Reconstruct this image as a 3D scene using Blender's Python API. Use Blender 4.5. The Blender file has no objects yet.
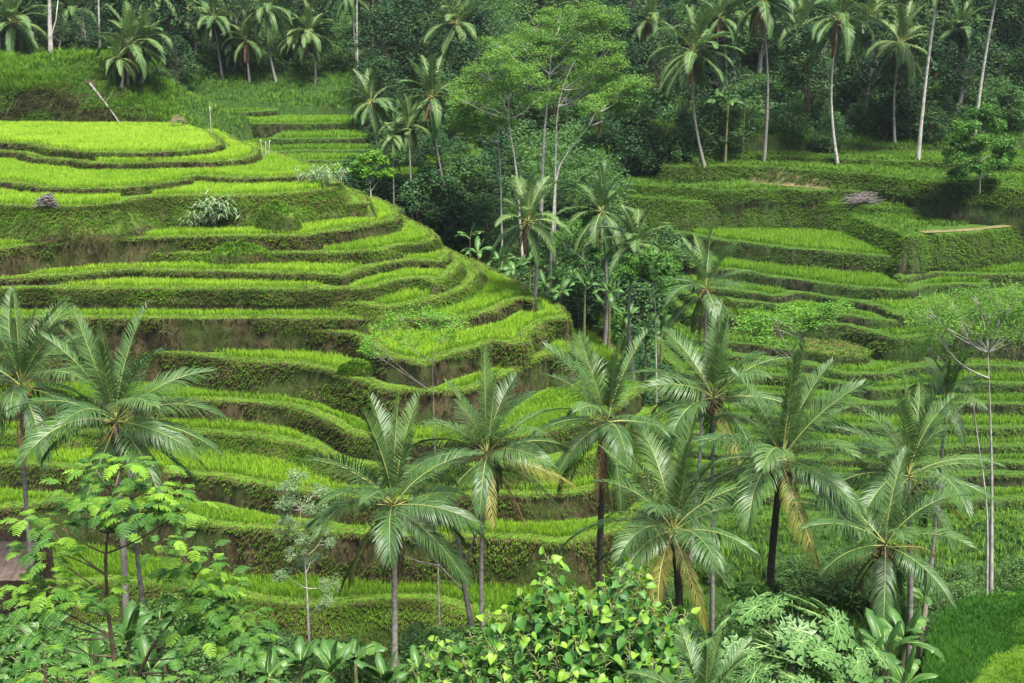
import bpy, math, random
import numpy as np
from mathutils import Vector, Matrix
from mathutils.geometry import delaunay_2d_cdt

rng = np.random.default_rng(7)
random.seed(7)
R = math.radians
S = bpy.context.scene
COL = S.collection

# ------------------------------------------------------------------ camera
# one focal length in pixels and one pitch; every place below is worked out in metres from it
F = 1200.0
PITCH = math.atan((341.5 + 10.0) / F)
cam_d = bpy.data.cameras.new('camera')
cam_d.sensor_width = 36.0
cam_d.lens = F * 36.0 / 1024.0
cam_d.clip_start = 0.2
cam_d.clip_end = 3000
cam = bpy.data.objects.new('camera', cam_d)
COL.objects.link(cam)
cam.rotation_euler = (R(90) - PITCH, 0, 0)
S.camera = cam
CP, SP = math.cos(PITCH), math.sin(PITCH)


def ray(u, v):
    x = (u - 512) / F
    y = (341.5 - v) / F
    return np.array([x, CP + y * SP, -SP + y * CP])


def at_z(u, v, z):
    r = ray(u, v)
    return r * (z / r[2])


def at_d(u, v, D):
    r = ray(u, v)
    return r * (D / r[1])


def ppm(D, z):
    "pixels per metre of a thing D metres off and at height z"
    return F / (D * CP - z * SP)


# ------------------------------------------------------------------ object helpers
def link(o, parent=None):
    COL.objects.link(o)
    if parent is not None:
        o.parent = parent
    return o


def tag(o, label=None, cat=None, group=None, kind=None):
    if label: o['label'] = label
    if cat: o['category'] = cat
    if group: o['group'] = group
    if kind: o['kind'] = kind
    return o


def empty(name, loc, rz=0.0):
    o = bpy.data.objects.new(name, None)
    o.empty_display_size = 0.3
    o.location = tuple(float(c) for c in loc)
    o.rotation_euler = (0, 0, rz)
    return link(o)


def np_mesh(name, V, faces, mats=(), mi=None, attrs=None, smooth=True):
    """V (n,3); faces: list of int arrays (m,3) or (m,4); mi: one material index per face in order"""
    V = np.asarray(V, dtype=np.float32)
    me = bpy.data.meshes.new(name)
    me.vertices.add(len(V))
    me.vertices.foreach_set('co', V.ravel())
    faces = [np.asarray(f, dtype=np.int32) for f in faces if len(f)]
    loops = np.concatenate([f.ravel() for f in faces])
    sizes = np.concatenate([np.full(len(f), f.shape[1], dtype=np.int32) for f in faces])
    starts = np.concatenate([[0], np.cumsum(sizes)[:-1]]).astype(np.int32)
    me.loops.add(len(loops))
    me.loops.foreach_set('vertex_index', loops)
    me.polygons.add(len(sizes))
    me.polygons.foreach_set('loop_start', starts)
    if smooth:
        me.polygons.foreach_set('use_smooth', np.ones(len(sizes), dtype=bool))
    if mi is not None:
        me.polygons.foreach_set('material_index', np.asarray(mi, dtype=np.int32))
    for m in mats:
        me.materials.append(m)
    if attrs:
        for k, a in attrs.items():
            at = me.attributes.new(k, 'FLOAT', 'POINT')
            at.data.foreach_set('value', np.asarray(a, dtype=np.float32))
    me.update(calc_edges=True)
    me.validate()
    return me


class Geo:
    "collects triangles, quads, a tone per vertex and a material per face"
    def __init__(self):
        self.v = []; self.t = []; self.q = []; self.mt = []; self.mq = []; self.tone = []; self.n = 0

    def add(self, V, tris=None, quads=None, m=0, tone=0.5):
        V = np.asarray(V, float).reshape(-1, 3)
        self.v.append(V)
        self.tone.append(np.broadcast_to(np.asarray(tone, float), (len(V),)).copy())
        if tris is not None and len(tris):
            t = np.asarray(tris, int).reshape(-1, 3) + self.n
            self.t.append(t); self.mt.append(np.full(len(t), m))
        if quads is not None and len(quads):
            q = np.asarray(quads, int).reshape(-1, 4) + self.n
            self.q.append(q); self.mq.append(np.full(len(q), m))
        self.n += len(V)

    def tube(self, P, rad, k=7, m=0, tone=0.5, cap=True):
        P = np.asarray(P, float); n = len(P)
        rad = np.broadcast_to(np.asarray(rad, float), (n,))
        T = np.gradient(P, axis=0)
        T /= np.linalg.norm(T, axis=1)[:, None] + 1e-9
        ref = np.array([0.31, 0.95, 0.05])
        A = np.cross(T, ref); A /= np.linalg.norm(A, axis=1)[:, None] + 1e-9
        B = np.cross(T, A)
        a = np.linspace(0, 2 * np.pi, k, endpoint=False)
        V = P[:, None, :] + rad[:, None, None] * (np.cos(a)[None, :, None] * A[:, None, :] + np.sin(a)[None, :, None] * B[:, None, :])
        q = []
        for i in range(n - 1):
            for j in range(k):
                q.append((i * k + j, i * k + (j + 1) % k, (i + 1) * k + (j + 1) % k, (i + 1) * k + j))
        V = V.reshape(-1, 3)
        tr = []
        if cap:
            V = np.vstack([V, P[-1:]])
            c = len(V) - 1
            tr = [((n - 1) * k + j, (n - 1) * k + (j + 1) % k, c) for j in range(k)]
        self.add(V, tr, q, m, tone)

    def mesh(self, name, mats, smooth=True):
        V = np.concatenate(self.v)
        fs = []; mi = []
        if self.t: fs.append(np.concatenate(self.t)); mi.append(np.concatenate(self.mt))
        if self.q: fs.append(np.concatenate(self.q)); mi.append(np.concatenate(self.mq))
        return np_mesh(name, V, fs, mats, np.concatenate(mi), {'tone': np.concatenate(self.tone)}, smooth)


def obj(name, me, parent=None):
    return link(bpy.data.objects.new(name, me), parent)


# ------------------------------------------------------------------ noise on arrays
def vnoise(x, y, seed=0):
    "smooth value noise, about -1..1"
    x = np.asarray(x, float); y = np.asarray(y, float)
    xi = np.floor(x).astype(np.int64); yi = np.floor(y).astype(np.int64)
    fx = x - xi; fy = y - yi
    fx = fx * fx * (3 - 2 * fx); fy = fy * fy * (3 - 2 * fy)

    def h(a, b):
        n = (a * 374761393 + b * 668265263 + seed * 1442695041) & 0x7fffffff
        n = ((n ^ (n >> 13)) * 1274126177) & 0x7fffffff
        return ((n ^ (n >> 16)) & 0xffff) / 32767.5 - 1
    return (h(xi, yi) * (1 - fx) + h(xi + 1, yi) * fx) * (1 - fy) + (h(xi, yi + 1) * (1 - fx) + h(xi + 1, yi + 1) * fx) * fy


# ------------------------------------------------------------------ materials
def new_mat(name):
    m = bpy.data.materials.new(name)
    m.use_nodes = True
    nt = m.node_tree
    nt.nodes.clear()
    return m, nt.nodes, nt.links


def N(nodes, t, **kw):
    n = nodes.new(t)
    for k, v in kw.items():
        setattr(n, k, v)
    return n


def mixc(nodes, links, fac, a, b):
    n = nodes.new('ShaderNodeMix'); n.data_type = 'RGBA'
    for sock, val in ((n.inputs[0], fac), (n.inputs[6], a), (n.inputs[7], b)):
        if isinstance(val, (int, float)): sock.default_value = val
        elif isinstance(val, tuple): sock.default_value = (*val, 1) if len(val) == 3 else val
        else: links.new(val, sock)
    return n.outputs[2]


def noise(nodes, links, scale, detail=3, vec=None, rough=0.55):
    n = nodes.new('ShaderNodeTexNoise')
    n.inputs['Scale'].default_value = scale
    n.inputs['Detail'].default_value = detail
    n.inputs['Roughness'].default_value = rough
    if vec is not None: links.new(vec, n.inputs['Vector'])
    return n.outputs['Fac']


def ramp(nodes, links, fac, lo, hi):
    n = nodes.new('ShaderNodeMapRange')
    n.inputs[1].default_value = lo; n.inputs[2].default_value = hi
    n.interpolation_type = 'SMOOTHSTEP'
    links.new(fac, n.inputs[0])
    return n.outputs[0]


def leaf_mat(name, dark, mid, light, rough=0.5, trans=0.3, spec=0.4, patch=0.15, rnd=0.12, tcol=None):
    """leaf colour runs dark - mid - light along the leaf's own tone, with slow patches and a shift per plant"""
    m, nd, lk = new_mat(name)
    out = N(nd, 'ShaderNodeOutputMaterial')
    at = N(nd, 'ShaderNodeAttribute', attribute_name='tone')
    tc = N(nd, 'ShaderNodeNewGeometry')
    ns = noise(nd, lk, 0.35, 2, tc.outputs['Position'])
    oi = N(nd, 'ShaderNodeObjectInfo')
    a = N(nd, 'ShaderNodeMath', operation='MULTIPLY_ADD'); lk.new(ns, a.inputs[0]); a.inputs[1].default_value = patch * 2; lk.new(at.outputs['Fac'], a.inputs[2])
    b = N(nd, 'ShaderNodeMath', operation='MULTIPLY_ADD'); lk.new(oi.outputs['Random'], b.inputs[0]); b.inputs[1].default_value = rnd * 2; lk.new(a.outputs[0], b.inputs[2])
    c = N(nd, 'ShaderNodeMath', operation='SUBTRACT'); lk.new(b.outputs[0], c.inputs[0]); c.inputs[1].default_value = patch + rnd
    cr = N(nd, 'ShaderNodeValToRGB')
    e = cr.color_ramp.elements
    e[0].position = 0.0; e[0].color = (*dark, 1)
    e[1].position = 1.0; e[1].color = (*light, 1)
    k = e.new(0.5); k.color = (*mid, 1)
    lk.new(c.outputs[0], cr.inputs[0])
    p = N(nd, 'ShaderNodeBsdfPrincipled')
    lk.new(cr.outputs[0], p.inputs['Base Color'])
    p.inputs['Roughness'].default_value = rough
    p.inputs['Specular IOR Level'].default_value = spec
    if trans > 0:
        t = N(nd, 'ShaderNodeBsdfTranslucent')
        if tcol: lk.new(mixc(nd, lk, 0.6, cr.outputs[0], tcol), t.inputs[0])
        else: lk.new(cr.outputs[0], t.inputs[0])
        mx = N(nd, 'ShaderNodeMixShader'); mx.inputs[0].default_value = trans
        lk.new(p.outputs[0], mx.inputs[1]); lk.new(t.outputs[0], mx.inputs[2])
        lk.new(mx.outputs[0], out.inputs[0])
    else:
        lk.new(p.outputs[0], out.inputs[0])
    return m


def bark_mat(name, a, b, scale=3.0, rings=0.0, rough=0.85):
    m, nd, lk = new_mat(name)
    out = N(nd, 'ShaderNodeOutputMaterial')
    p = N(nd, 'ShaderNodeBsdfPrincipled'); p.inputs['Roughness'].default_value = rough
    p.inputs['Specular IOR Level'].default_value = 0.2
    tc = N(nd, 'ShaderNodeTexCoord')
    n1 = noise(nd, lk, scale, 4, tc.outputs['Object'])
    f = ramp(nd, lk, n1, 0.35, 0.65)
    col = mixc(nd, lk, f, a, b)
    if rings > 0:
        w = N(nd, 'ShaderNodeTexWave', wave_type='BANDS', bands_direction='Z')
        w.inputs['Scale'].default_value = rings; w.inputs['Distortion'].default_value = 1.5; w.inputs['Detail'].default_value = 2
        lk.new(tc.outputs['Object'], w.inputs['Vector'])
        wf = ramp(nd, lk, w.outputs['Fac'], 0.55, 0.95)
        mul = N(nd, 'ShaderNodeMath', operation='MULTIPLY'); lk.new(wf, mul.inputs[0]); mul.inputs[1].default_value = 0.55
        col = mixc(nd, lk, mul.outputs[0], col, tuple(c * 0.35 for c in a))
    lk.new(col, p.inputs['Base Color'])
    bp = N(nd, 'ShaderNodeBump'); bp.inputs['Strength'].default_value = 0.5; bp.inputs['Distance'].default_value = 0.03
    lk.new(n1, bp.inputs['Height']); lk.new(bp.outputs[0], p.inputs['Normal'])
    lk.new(p.outputs[0], out.inputs[0])
    return m


def ground_mat(name, top_a, top_b, side_a, side_b, side_g, lo=0.45, hi=0.8, gscale=0.5):
    """earth: flat places carry short growth, steep faces show soil, roots and moss"""
    m, nd, lk = new_mat(name)
    out = N(nd, 'ShaderNodeOutputMaterial')
    p = N(nd, 'ShaderNodeBsdfPrincipled'); p.inputs['Roughness'].default_value = 0.95
    p.inputs['Specular IOR Level'].default_value = 0.1
    g = N(nd, 'ShaderNodeNewGeometry')
    sx = N(nd, 'ShaderNodeSeparateXYZ'); lk.new(g.outputs['Normal'], sx.inputs[0])
    mp = N(nd, 'ShaderNodeMapping'); mp.inputs['Scale'].default_value = (1, 1, 0.35); lk.new(g.outputs['Position'], mp.inputs[0])
    n_big = noise(nd, lk, 0.22, 3, g.outputs['Position'])
    n_mid = noise(nd, lk, 1.3, 5, mp.outputs[0])
    n_fine = noise(nd, lk, 7.0, 4, mp.outputs[0], 0.7)
    top = mixc(nd, lk, ramp(nd, lk, n_mid, 0.3, 0.7), top_a, top_b)
    top = mixc(nd, lk, ramp(nd, lk, n_fine, 0.35, 0.75), top, tuple(c * 0.6 for c in top_a))
    side = mixc(nd, lk, ramp(nd, lk, n_mid, 0.42, 0.60), side_a, side_b)
    n_pat = noise(nd, lk, 2.6, 6, mp.outputs[0], 0.75)
    side = mixc(nd, lk, ramp(nd, lk, n_pat, 0.50, 0.60), side, tuple(c * 0.4 for c in side_a))
    side = mixc(nd, lk, ramp(nd, lk, n_pat, 0.36, 0.44), tuple(c * 1.5 for c in side_b), side)
    gm = N(nd, 'ShaderNodeMath', operation='MULTIPLY'); lk.new(ramp(nd, lk, n_big, 0.38, 0.66), gm.inputs[0]); lk.new(ramp(nd, lk, n_fine, 0.3, 0.6), gm.inputs[1])
    side = mixc(nd, lk, gm.outputs[0], side, side_g)
    col = mixc(nd, lk, ramp(nd, lk, sx.outputs[2], lo, hi), side, top)
    lk.new(col, p.inputs['Base Color'])
    bp = N(nd, 'ShaderNodeBump'); bp.inputs['Strength'].default_value = 1.0; bp.inputs['Distance'].default_value = 0.35
    lk.new(n_pat, bp.inputs['Height']); lk.new(bp.outputs[0], p.inputs['Normal'])
    lk.new(p.outputs[0], out.inputs[0])
    return m


M = {}
M['terrace'] = ground_mat('terrace_earth', (0.075, 0.16, 0.018), (0.14, 0.24, 0.024), (0.034, 0.028, 0.013), (0.085, 0.066, 0.034), (0.045, 0.08, 0.014))
M['far_terrace'] = ground_mat('slope_earth', (0.05, 0.11, 0.018), (0.085, 0.16, 0.024), (0.026, 0.030, 0.014), (0.055, 0.058, 0.026), (0.04, 0.085, 0.016))
M['ground'] = ground_mat('valley_ground', (0.022, 0.055, 0.010), (0.045, 0.095, 0.015), (0.028, 0.026, 0.014), (0.045, 0.05, 0.018), (0.03, 0.06, 0.012), 0.5, 0.8)

# ------------------------------------------------------------------ the terraces: each one a level step with its own outline and height
def resample(P, step):
    P = np.asarray(P, float)
    d = np.r_[0, np.cumsum(np.linalg.norm(np.diff(P, axis=0), axis=1))]
    n = max(2, int(d[-1] / step))
    s = np.linspace(0, d[-1], n)
    return np.c_[np.interp(s, d, P[:, 0]), np.interp(s, d, P[:, 1])]


def smooth_line(P, it=3):
    P = P.copy()
    for _ in range(it):
        P[1:-1] = 0.25 * P[:-2] + 0.5 * P[1:-1] + 0.25 * P[2:]
    return P


class Step:
    pass


STEPS = []


def step(name, z, px, back, drop, side='left', batter=0.2, rice=True, mat='terrace', skip=()):
    """px: front rim in photo pixels, left to right (a first left run-out is added); back: closing points in metres"""
    s = Step()
    W = np.array([at_z(u, v, z)[:2] for u, v in px])
    front = resample(W, 0.45)
    front = smooth_line(front, 6)
    f2 = resample(np.vstack([front[-1:], np.array(back, float), front[:1]]), 1.2)[1:-1]
    ring = np.vstack([front, f2])
    # signed area: make it counter-clockwise
    x, y = ring[:, 0], ring[:, 1]
    if np.sum(x * np.roll(y, -1) - y * np.roll(x, -1)) < 0:
        ring = ring[::-1]
    t = np.roll(ring, -1, 0) - np.roll(ring, 1, 0)
    nrm = np.c_[t[:, 1], -t[:, 0]]
    for _ in range(3):
        nrm = 0.25 * np.roll(nrm, 1, 0) + 0.5 * nrm + 0.25 * np.roll(nrm, -1, 0)
    nrm /= np.linalg.norm(nrm, axis=1)[:, None] + 1e-9
    wob = 0.16 * vnoise(ring[:, 0] * .6, ring[:, 1] * .6, 3) + 0.10 * vnoise(ring[:, 0] * 1.7, ring[:, 1] * 1.7, 5)
    if side == 'right':
        wob = wob + 0.55 * vnoise(ring[:, 0] * .16, ring[:, 1] * .16 + z * .3, 6) + 0.3 * vnoise(ring[:, 0] * .4 + z, ring[:, 1] * .4, 7)
    ring = ring + nrm * wob[:, None]
    s.name = name; s.z = z; s.ring = ring; s.nrm = nrm; s.drop = drop; s.batter = batter; s.side = side
    s.rice = rice; s.mat = mat; s.skip = skip; s.nfront = len(front)
    STEPS.append(s)
    return s


LB = [(-36, 163), (-46, 168), (-110, 171)]          # behind the spur


def lback(px, z, i):
    u, v = px[-1]
    e = at_z(u, v, z)
    f = at_z(px[0][0], px[0][1], z)
    pts = [(e[0] - 5, e[1] + 11)]
    if e[1] + 11 < 150:
        pts.append((-26 + i * 0.4, 150))
    pts += [(-36 + i * .3, 162 + i * .1), (-46, 168 + i * .1), (-112 - i, 171 + i * .1), (-112 - i, f[1] + 1)]
    return pts


def lstep(name, z, px, drop, i, back=None, **kw):
    step(name, z, px, back or lback(px, z, i), drop, **kw)


# left hill, top to bottom
lstep('hill_terrace', -18.0, [(-70, 141), (0, 142), (38, 144), (48, 148), (85, 152), (130, 152), (170, 151), (212, 148), (222, 144), (214, 134), (196, 127)], 0.9, 0,
      back=[(-47, 170), (-112, 172), (-112, 153)])
lstep('hill_terrace', -18.85, [(-70, 149), (0, 150.5), (25, 152), (32, 157), (78, 160), (90, 163), (138, 163), (160, 161.5), (200, 161.5), (240, 159), (255, 155), (259, 150), (238, 141)], 0.9, 1,
      back=[(-40, 168), (-112, 172), (-112, 147)])
lstep('hill_terrace', -19.7, [(-70, 182), (0, 181), (12, 182), (30, 185), (49, 187.5), (100, 188), (137, 186), (170, 182), (187, 178), (198, 175), (230, 177), (278, 177), (312, 174), (322, 169), (300, 160), (268, 150)], 0.9, 2,
      back=[(-34, 162), (-50, 171), (-113, 173), (-113, 128)])
lstep('hill_terrace', -20.5, [(-70, 206), (0, 204), (20, 206), (78, 206), (125, 202), (140, 197), (180, 195), (235, 195), (278, 194), (307, 191), (334, 188), (338, 181), (322, 170)], 3.2, 3,
      back=[(-30, 155), (-36, 162), (-112, 174), (-113, 118)], batter=0.75, skip=[(118, 180, 0, 400)])
lstep('hill_terrace', -22.2, [(230, 206), (262, 207.5), (310, 206), (350, 203), (362, 202), (370, 205), (362, 195)], 1.5, 4, rice=False, batter=0.6)
lstep('hill_terrace', -23.7, [(-70, 252), (0, 248), (50, 241.5), (100, 239), (180, 236), (230, 235), (278, 235), (306, 235.5), (316, 233), (335, 230), (360, 226), (385, 221), (399, 216), (396, 207)], 2.6, 5)
lstep('hill_terrace', -25.2, [(340, 252), (380, 250), (400, 244), (424, 243), (436, 238), (428, 229)], 1.1, 6, batter=0.6)
lstep('hill_terrace', -26.3, [(-70, 282), (0, 278), (50, 275), (100, 272), (120, 268.5), (200, 270.5), (290, 272.5), (305, 273.5), (330, 274), (346, 277), (353, 270), (366, 267), (397, 261), (420, 259), (442, 262), (448, 252)], 4.0, 7)
lstep('hill_terrace', -27.1, [(345, 288), (364, 289), (376, 285), (400, 279), (424, 276), (437, 282), (452, 272), (462, 262)], 1.1, 8, batter=0.5)
lstep('hill_terrace', -28.2, [(268, 290), (300, 294), (340, 300), (362, 303), (380, 307), (403, 305), (430, 298), (458, 291), (472, 281), (480, 270), (472, 262)], 2.1, 9, batter=0.9)
lstep('hill_terrace', -29.2, [(455, 318), (487, 312), (505, 305.5), (515, 298), (528, 296), (534, 302), (527, 288), (510, 278)], 1.1, 10)
lstep('hill_terrace', -30.3, [(-70, 331), (0, 327), (29, 325), (59, 321.5), (98, 319), (176, 319.5), (229, 320.6), (278, 326.5), (320, 330), (346, 331.5), (364, 335), (372, 345), (386, 356), (405, 358), (424, 365), (442, 356), (461, 351), (485, 345), (498, 339), (506, 344), (524, 343), (526, 335), (541, 321), (560, 316), (569, 321), (562, 307)], 2.1, 11)
lstep('hill_terrace', -32.4, [(-70, 356), (0, 353), (80, 350), (140, 350), (180, 352), (225, 359), (246, 359.5), (297, 363), (332, 370), (345, 377), (362, 379), (380, 389), (428, 390), (465, 391), (495, 380), (522, 363), (552, 352), (560, 358), (572, 348), (566, 334)], 3.0, 12)
lstep('hill_terrace', -35.4, [(-70, 405), (0, 402), (80, 400), (180, 399), (225, 399.5), (278, 403), (317, 414), (334, 422), (345, 431), (400, 442), (450, 441), (500, 438), (540, 433), (580, 424), (618, 407), (640, 388), (628, 362), (602, 338), (582, 320)], 1.8, 13)
lstep('hill_terrace', -37.2, [(-70, 434), (0, 432), (100, 431), (194, 431), (258, 435), (297, 443), (325, 453), (345, 463), (400, 470), (450, 468), (500, 465), (560, 461), (612, 450), (650, 428), (660, 405), (645, 380)], 1.5, 14, batter=0.8)
lstep('hill_terrace', -38.7, [(-70, 462), (0, 463), (43, 464.5), (80, 468), (120, 470), (166, 472), (209, 474), (230, 479), (252, 481), (279, 487.5), (340, 495), (400, 499), (470, 494), (500, 492), (530, 495), (575, 492), (616, 486), (662, 458), (670, 430), (655, 402)], 2.1, 15)
lstep('hill_terrace', -40.8, [(-70, 516), (0, 508), (45, 500.5), (90, 501), (130, 504), (167, 512), (218, 526), (275, 529.5), (330, 531), (400, 535), (460, 536.5), (494, 536), (540, 540), (566, 543), (578, 540), (612, 532), (668, 494), (678, 455), (666, 425)], 3.8, 16)
lstep('hill_terrace', -44.6, [(-70, 590), (0, 584), (100, 580), (201, 586), (230, 592), (248, 597), (277, 601.5), (312, 605.5), (350, 601.5), (400, 597), (430, 598.5), (449, 605), (486, 617), (530, 624), (570, 615), (610, 590), (655, 550), (670, 500)], 3.5, 17, batter=0.6)


# far right slope
def zr(u, v, off=0.0):
    "height of the right-hand slope where the line of sight through (u, v) meets it"
    r = ray(u, v)
    # z = -23 - 0.33 (170 - Y)
    k = (-23 - 0.33 * 170 + off) / (r[2] - 0.33 * r[1])
    return (r * k)[2]


def rstep(vref, px, drop, uref=850, left_back=None, **kw):
    z = zr(uref, vref)
    a = at_z(*px[0], z); b = at_z(*px[-1], z)
    lb = left_back or (a[0] - 4, a[1] + 24)
    back = [(b[0] + 8, b[1]), (b[0] + 14, max(b[1] + 8, 168)), (b[0] + 4, 174), (lb[0] + 6, 174), (lb[0], min(lb[1], 168))]
    step('slope_terrace', z, px, back, drop, side='right', mat='far_terrace', **kw)


G = dict(rice=False, batter=0.5)
rstep(155, [(715, 155), (755, 155), (800, 156), (900, 160), (1060, 166)], 1.4, 700, **G)
rstep(165, [(690, 165), (725, 165), (760, 166), (830, 170), (882, 175), (957, 183), (1060, 190)], 2.0, 760, **G)
rstep(188, [(600, 177), (640, 184), (690, 187), (736, 190), (790, 188), (832, 190), (900, 193), (962, 197), (1060, 206)], 1.5, 832, **G)
rstep(204, [(640, 197), (700, 200), (768, 199), (810, 200), (851, 204), (885, 206), (960, 208), (1060, 213)], 3.6, 851, rice=False, batter=0.6)
rstep(217, [(908, 236), (925, 233.5), (945, 233), (965, 232), (990, 229.5), (1024, 225), (1060, 221)], 3.6, 985, rice=False, batter=.48)
rstep(250, [(640, 226), (690, 232), (724, 240), (763, 245), (822, 250), (870, 254), (905, 259), (926, 256), (930, 250)], 2.0, 822)
rstep(273, [(905, 279), (915, 275), (935, 272.5), (985, 274), (1024, 273), (1090, 275)], 2.0, 960)
rstep(281, [(650, 258), (700, 265), (751, 272), (802, 279), (841, 285), (880, 288), (912, 290), (922, 284)], 1.0, 820)
rstep(299, [(690, 284), (740, 290), (775, 296), (800, 291), (833, 296.5), (861, 300.5), (886, 307), (897, 312), (910, 309), (950, 313), (1060, 314)], 1.6, 850)
rstep(311, [(690, 296), (740, 301), (773, 303), (800, 308), (840, 314), (870, 318), (890, 320), (905, 316), (925, 312), (1060, 316)], 1.4, 850)
rstep(325.5, [(690, 314), (760, 318), (810, 321), (849, 325.5), (875, 332), (896, 338), (919, 336), (960, 334), (1060, 338)], 2.0, 849)
rstep(355, [(690, 338), (760, 344), (800, 349), (830, 354), (858, 355), (872, 345), (900, 352), (960, 350), (1060, 354)], 1.2, 850, rice=False)
rstep(371.5, [(690, 354), (753, 357), (773, 360), (812, 366), (849, 372.5), (884, 373), (900, 366), (960, 364), (1060, 368)], 1.6, 849)
rstep(385, [(680, 372), (760, 374), (810, 378), (849, 382.5), (876, 389.5), (904, 387), (950, 383), (1060, 385)], 1.5, 870)
rstep(404, [(675, 390), (760, 393), (850, 403), (890, 406), (940, 403), (1060, 404)], 1.7, 940)
rstep(427, [(672, 412), (760, 416), (850, 425), (900, 428), (940, 427), (1060, 427)], 1.6, 940)
rstep(447, [(670, 432), (760, 436), (850, 445), (900, 448), (940, 447), (1060, 446)], 1.2, 940)
rstep(462, [(670, 450), (760, 453), (850, 460), (900, 463), (940, 462), (1060, 461)], 1.2, 940)
rstep(476, [(670, 470), (760, 470), (850, 475), (900, 477), (940, 476), (1060, 474)], 1.6, 940)
rstep(500, [(672, 492), (760, 494), (850, 500), (900, 502), (940, 501), (1060, 498)], 2.2, 940)
rstep(522, [(680, 515), (760, 518), (850, 522), (900, 526), (940, 524), (1060, 520)], 2.0, 940, rice=False, batter=1.2)
rstep(543, [(690, 540), (760, 542), (850, 545), (900, 547), (940, 545), (1060, 541)], 3.5, 940, rice=False, batter=1.4)


# stepped fields beyond the plateau
def bstep(D, px, drop, **kw):
    u, v = px[len(px) // 2]
    z = at_d(u, v, D)[2]
    a = at_z(*px[0], z); b = at_z(*px[-1], z)
    step('field_terrace', z, px, [(b[0] + 5, b[1] + 6), (b[0] - 2, 194), (a[0], 194)], drop, side='back', mat='far_terrace', **kw)


bstep(190, [(150, 111), (200, 111.5), (250, 112), (262, 111)], 1.0)
bstep(184, [(150, 124), (200, 121.5), (250, 123), (300, 123), (345, 122.5), (385, 121)], 1.8)
bstep(177, [(270, 139), (300, 138), (350, 138), (390, 137), (420, 136)], 1.6)
bstep(171, [(230, 151), (275, 151), (300, 150), (350, 150), (400, 149), (440, 150)], 1.4)
bstep(165, [(260, 161), (300, 160.5), (350, 160), (400, 160), (450, 163)], 1.6)
bstep(158, [(280, 173), (320, 172), (360, 172), (400, 173), (450, 178)], 1.8)

# near field at the lower right
zn = at_d(990, 592, 62)[2]
step('near_terrace', zn, [(915, 720), (922, 690), (926, 660), (930, 635), (940, 615), (965, 600), (995, 591), (1060, 584)], [(60, 63), (62, 45), (30, 42)], 2.5, side='near', rice=False)

zn2 = at_d(1000, 656, 48)[2]
step('near_terrace', zn2, [(955, 730), (966, 690), (980, 668), (1000, 655), (1024, 646), (1080, 636)], [(45, 49), (48, 36), (24, 34)], 4.5, side='near', rice=False)

# ------------------------------------------------------------------ raster of the steps (0.25 m) for planting
RX0, RX1, RY0, RY1, RS = -115.0, 110.0, 40.0, 210.0, 0.25
NX = int((RX1 - RX0) / RS); NY = int((RY1 - RY0) / RS)
xs = RX0 + (np.arange(NX) + 0.5) * RS
ys = RY0 + (np.arange(NY) + 0.5) * RS
HZ = np.full((NY, NX), -999.0)
LAB = np.full((NY, NX), -1, dtype=int)


def raster(ring):
    msk = np.zeros((NY, NX), bool)
    x0, y0 = ring[:, 0], ring[:, 1]
    x1, y1 = np.roll(x0, -1), np.roll(y0, -1)
    j0 = max(0, int((y0.min() - RY0) / RS)); j1 = min(NY - 1, int((y0.max() - RY0) / RS) + 1)
    for j in range(j0, j1 + 1):
        y = ys[j]
        c = ((y0 <= y) & (y1 > y)) | ((y1 <= y) & (y0 > y))
        if not c.any(): continue
        xc = np.sort(x0[c] + (y - y0[c]) / (y1[c] - y0[c]) * (x1[c] - x0[c]))
        for a, b in zip(xc[0::2], xc[1::2]):
            ia = int(np.ceil((a - RX0) / RS - 0.5)); ib = int(np.floor((b - RX0) / RS - 0.5))
            msk[j, max(ia, 0):max(ib + 1, 0)] = True
    return msk


for k, s in enumerate(STEPS):
    m = raster(s.ring) & (s.z > HZ)
    HZ[m] = s.z; LAB[m] = k


# ------------------------------------------------------------------ base land: a thin-plate surface through points read off the place
def P3(u, v, D): return at_d(u, v, D)


ctl = []
for x in (-60, -35, -12, 10, 30, 60):
    ctl += [(x, -12, -1.6), (x, 3, -4), (x, 20, -15), (x, 40, -27.5), (x, 55, -36.0), (x, 66, -43)]
ctl += [(60, 55, -33.5), (40, 60, -36)]
for x in (-70, -45, -25, -8, 8): ctl += [(x, 76, -49.2), (x, 84, -47.8)]
ctl += [(20, 76, -50), (20, 86, -49.5), (17, 96, -46), (21, 96, -45.5), (13, 106, -40), (14, 118, -35), (10, 126, -33.5), (2, 140, -31), (-6, 150, -29), (-14, 160, -26)]
ctl += [tuple(P3(560, 480, 100) - [0, 0, 3])]
ctl += [tuple(P3(u, 575, 88)) for u in (760, 850, 950, 1060)]
ctl += [tuple(P3(u, 560, 80) - [0, 0, 3]) for u in (820, 960)]
for u, v, D in ((640, 225, 148), (560, 200, 158), (700, 225, 150), (850, 228, 150), (1000, 235, 147), (700, 160, 166), (850, 165, 168), (980, 170, 168), (600, 160, 166),
                (760, 128, 178), (900, 140, 178), (640, 110, 182), (560, 110, 186), (480, 140, 180), (450, 110, 190), (430, 170, 168), (1020, 120, 180), (500, 190, 160)):
    ctl.append(tuple(P3(u, v, D)))
for u, v, D in ((150, 105, 196), (250, 100, 197), (330, 98, 198), (400, 95, 200), (180, 78, 205), (260, 78, 205), (340, 75, 206), (60, 70, 215)):
    ctl.append(tuple(P3(u, v, D)))
for x in (-120, -70, -30, 10, 50, 100, 140): ctl += [(x, 225, -7), (x, 262, 8), (x, 320, 26)]
for x in (-95, -80, -66): ctl += [(x, 168.6, -18.0), (x, 170.2, -14.6), (x, 176, -11.4), (x, 184, -9.6), (x, 200, -9)]
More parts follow.
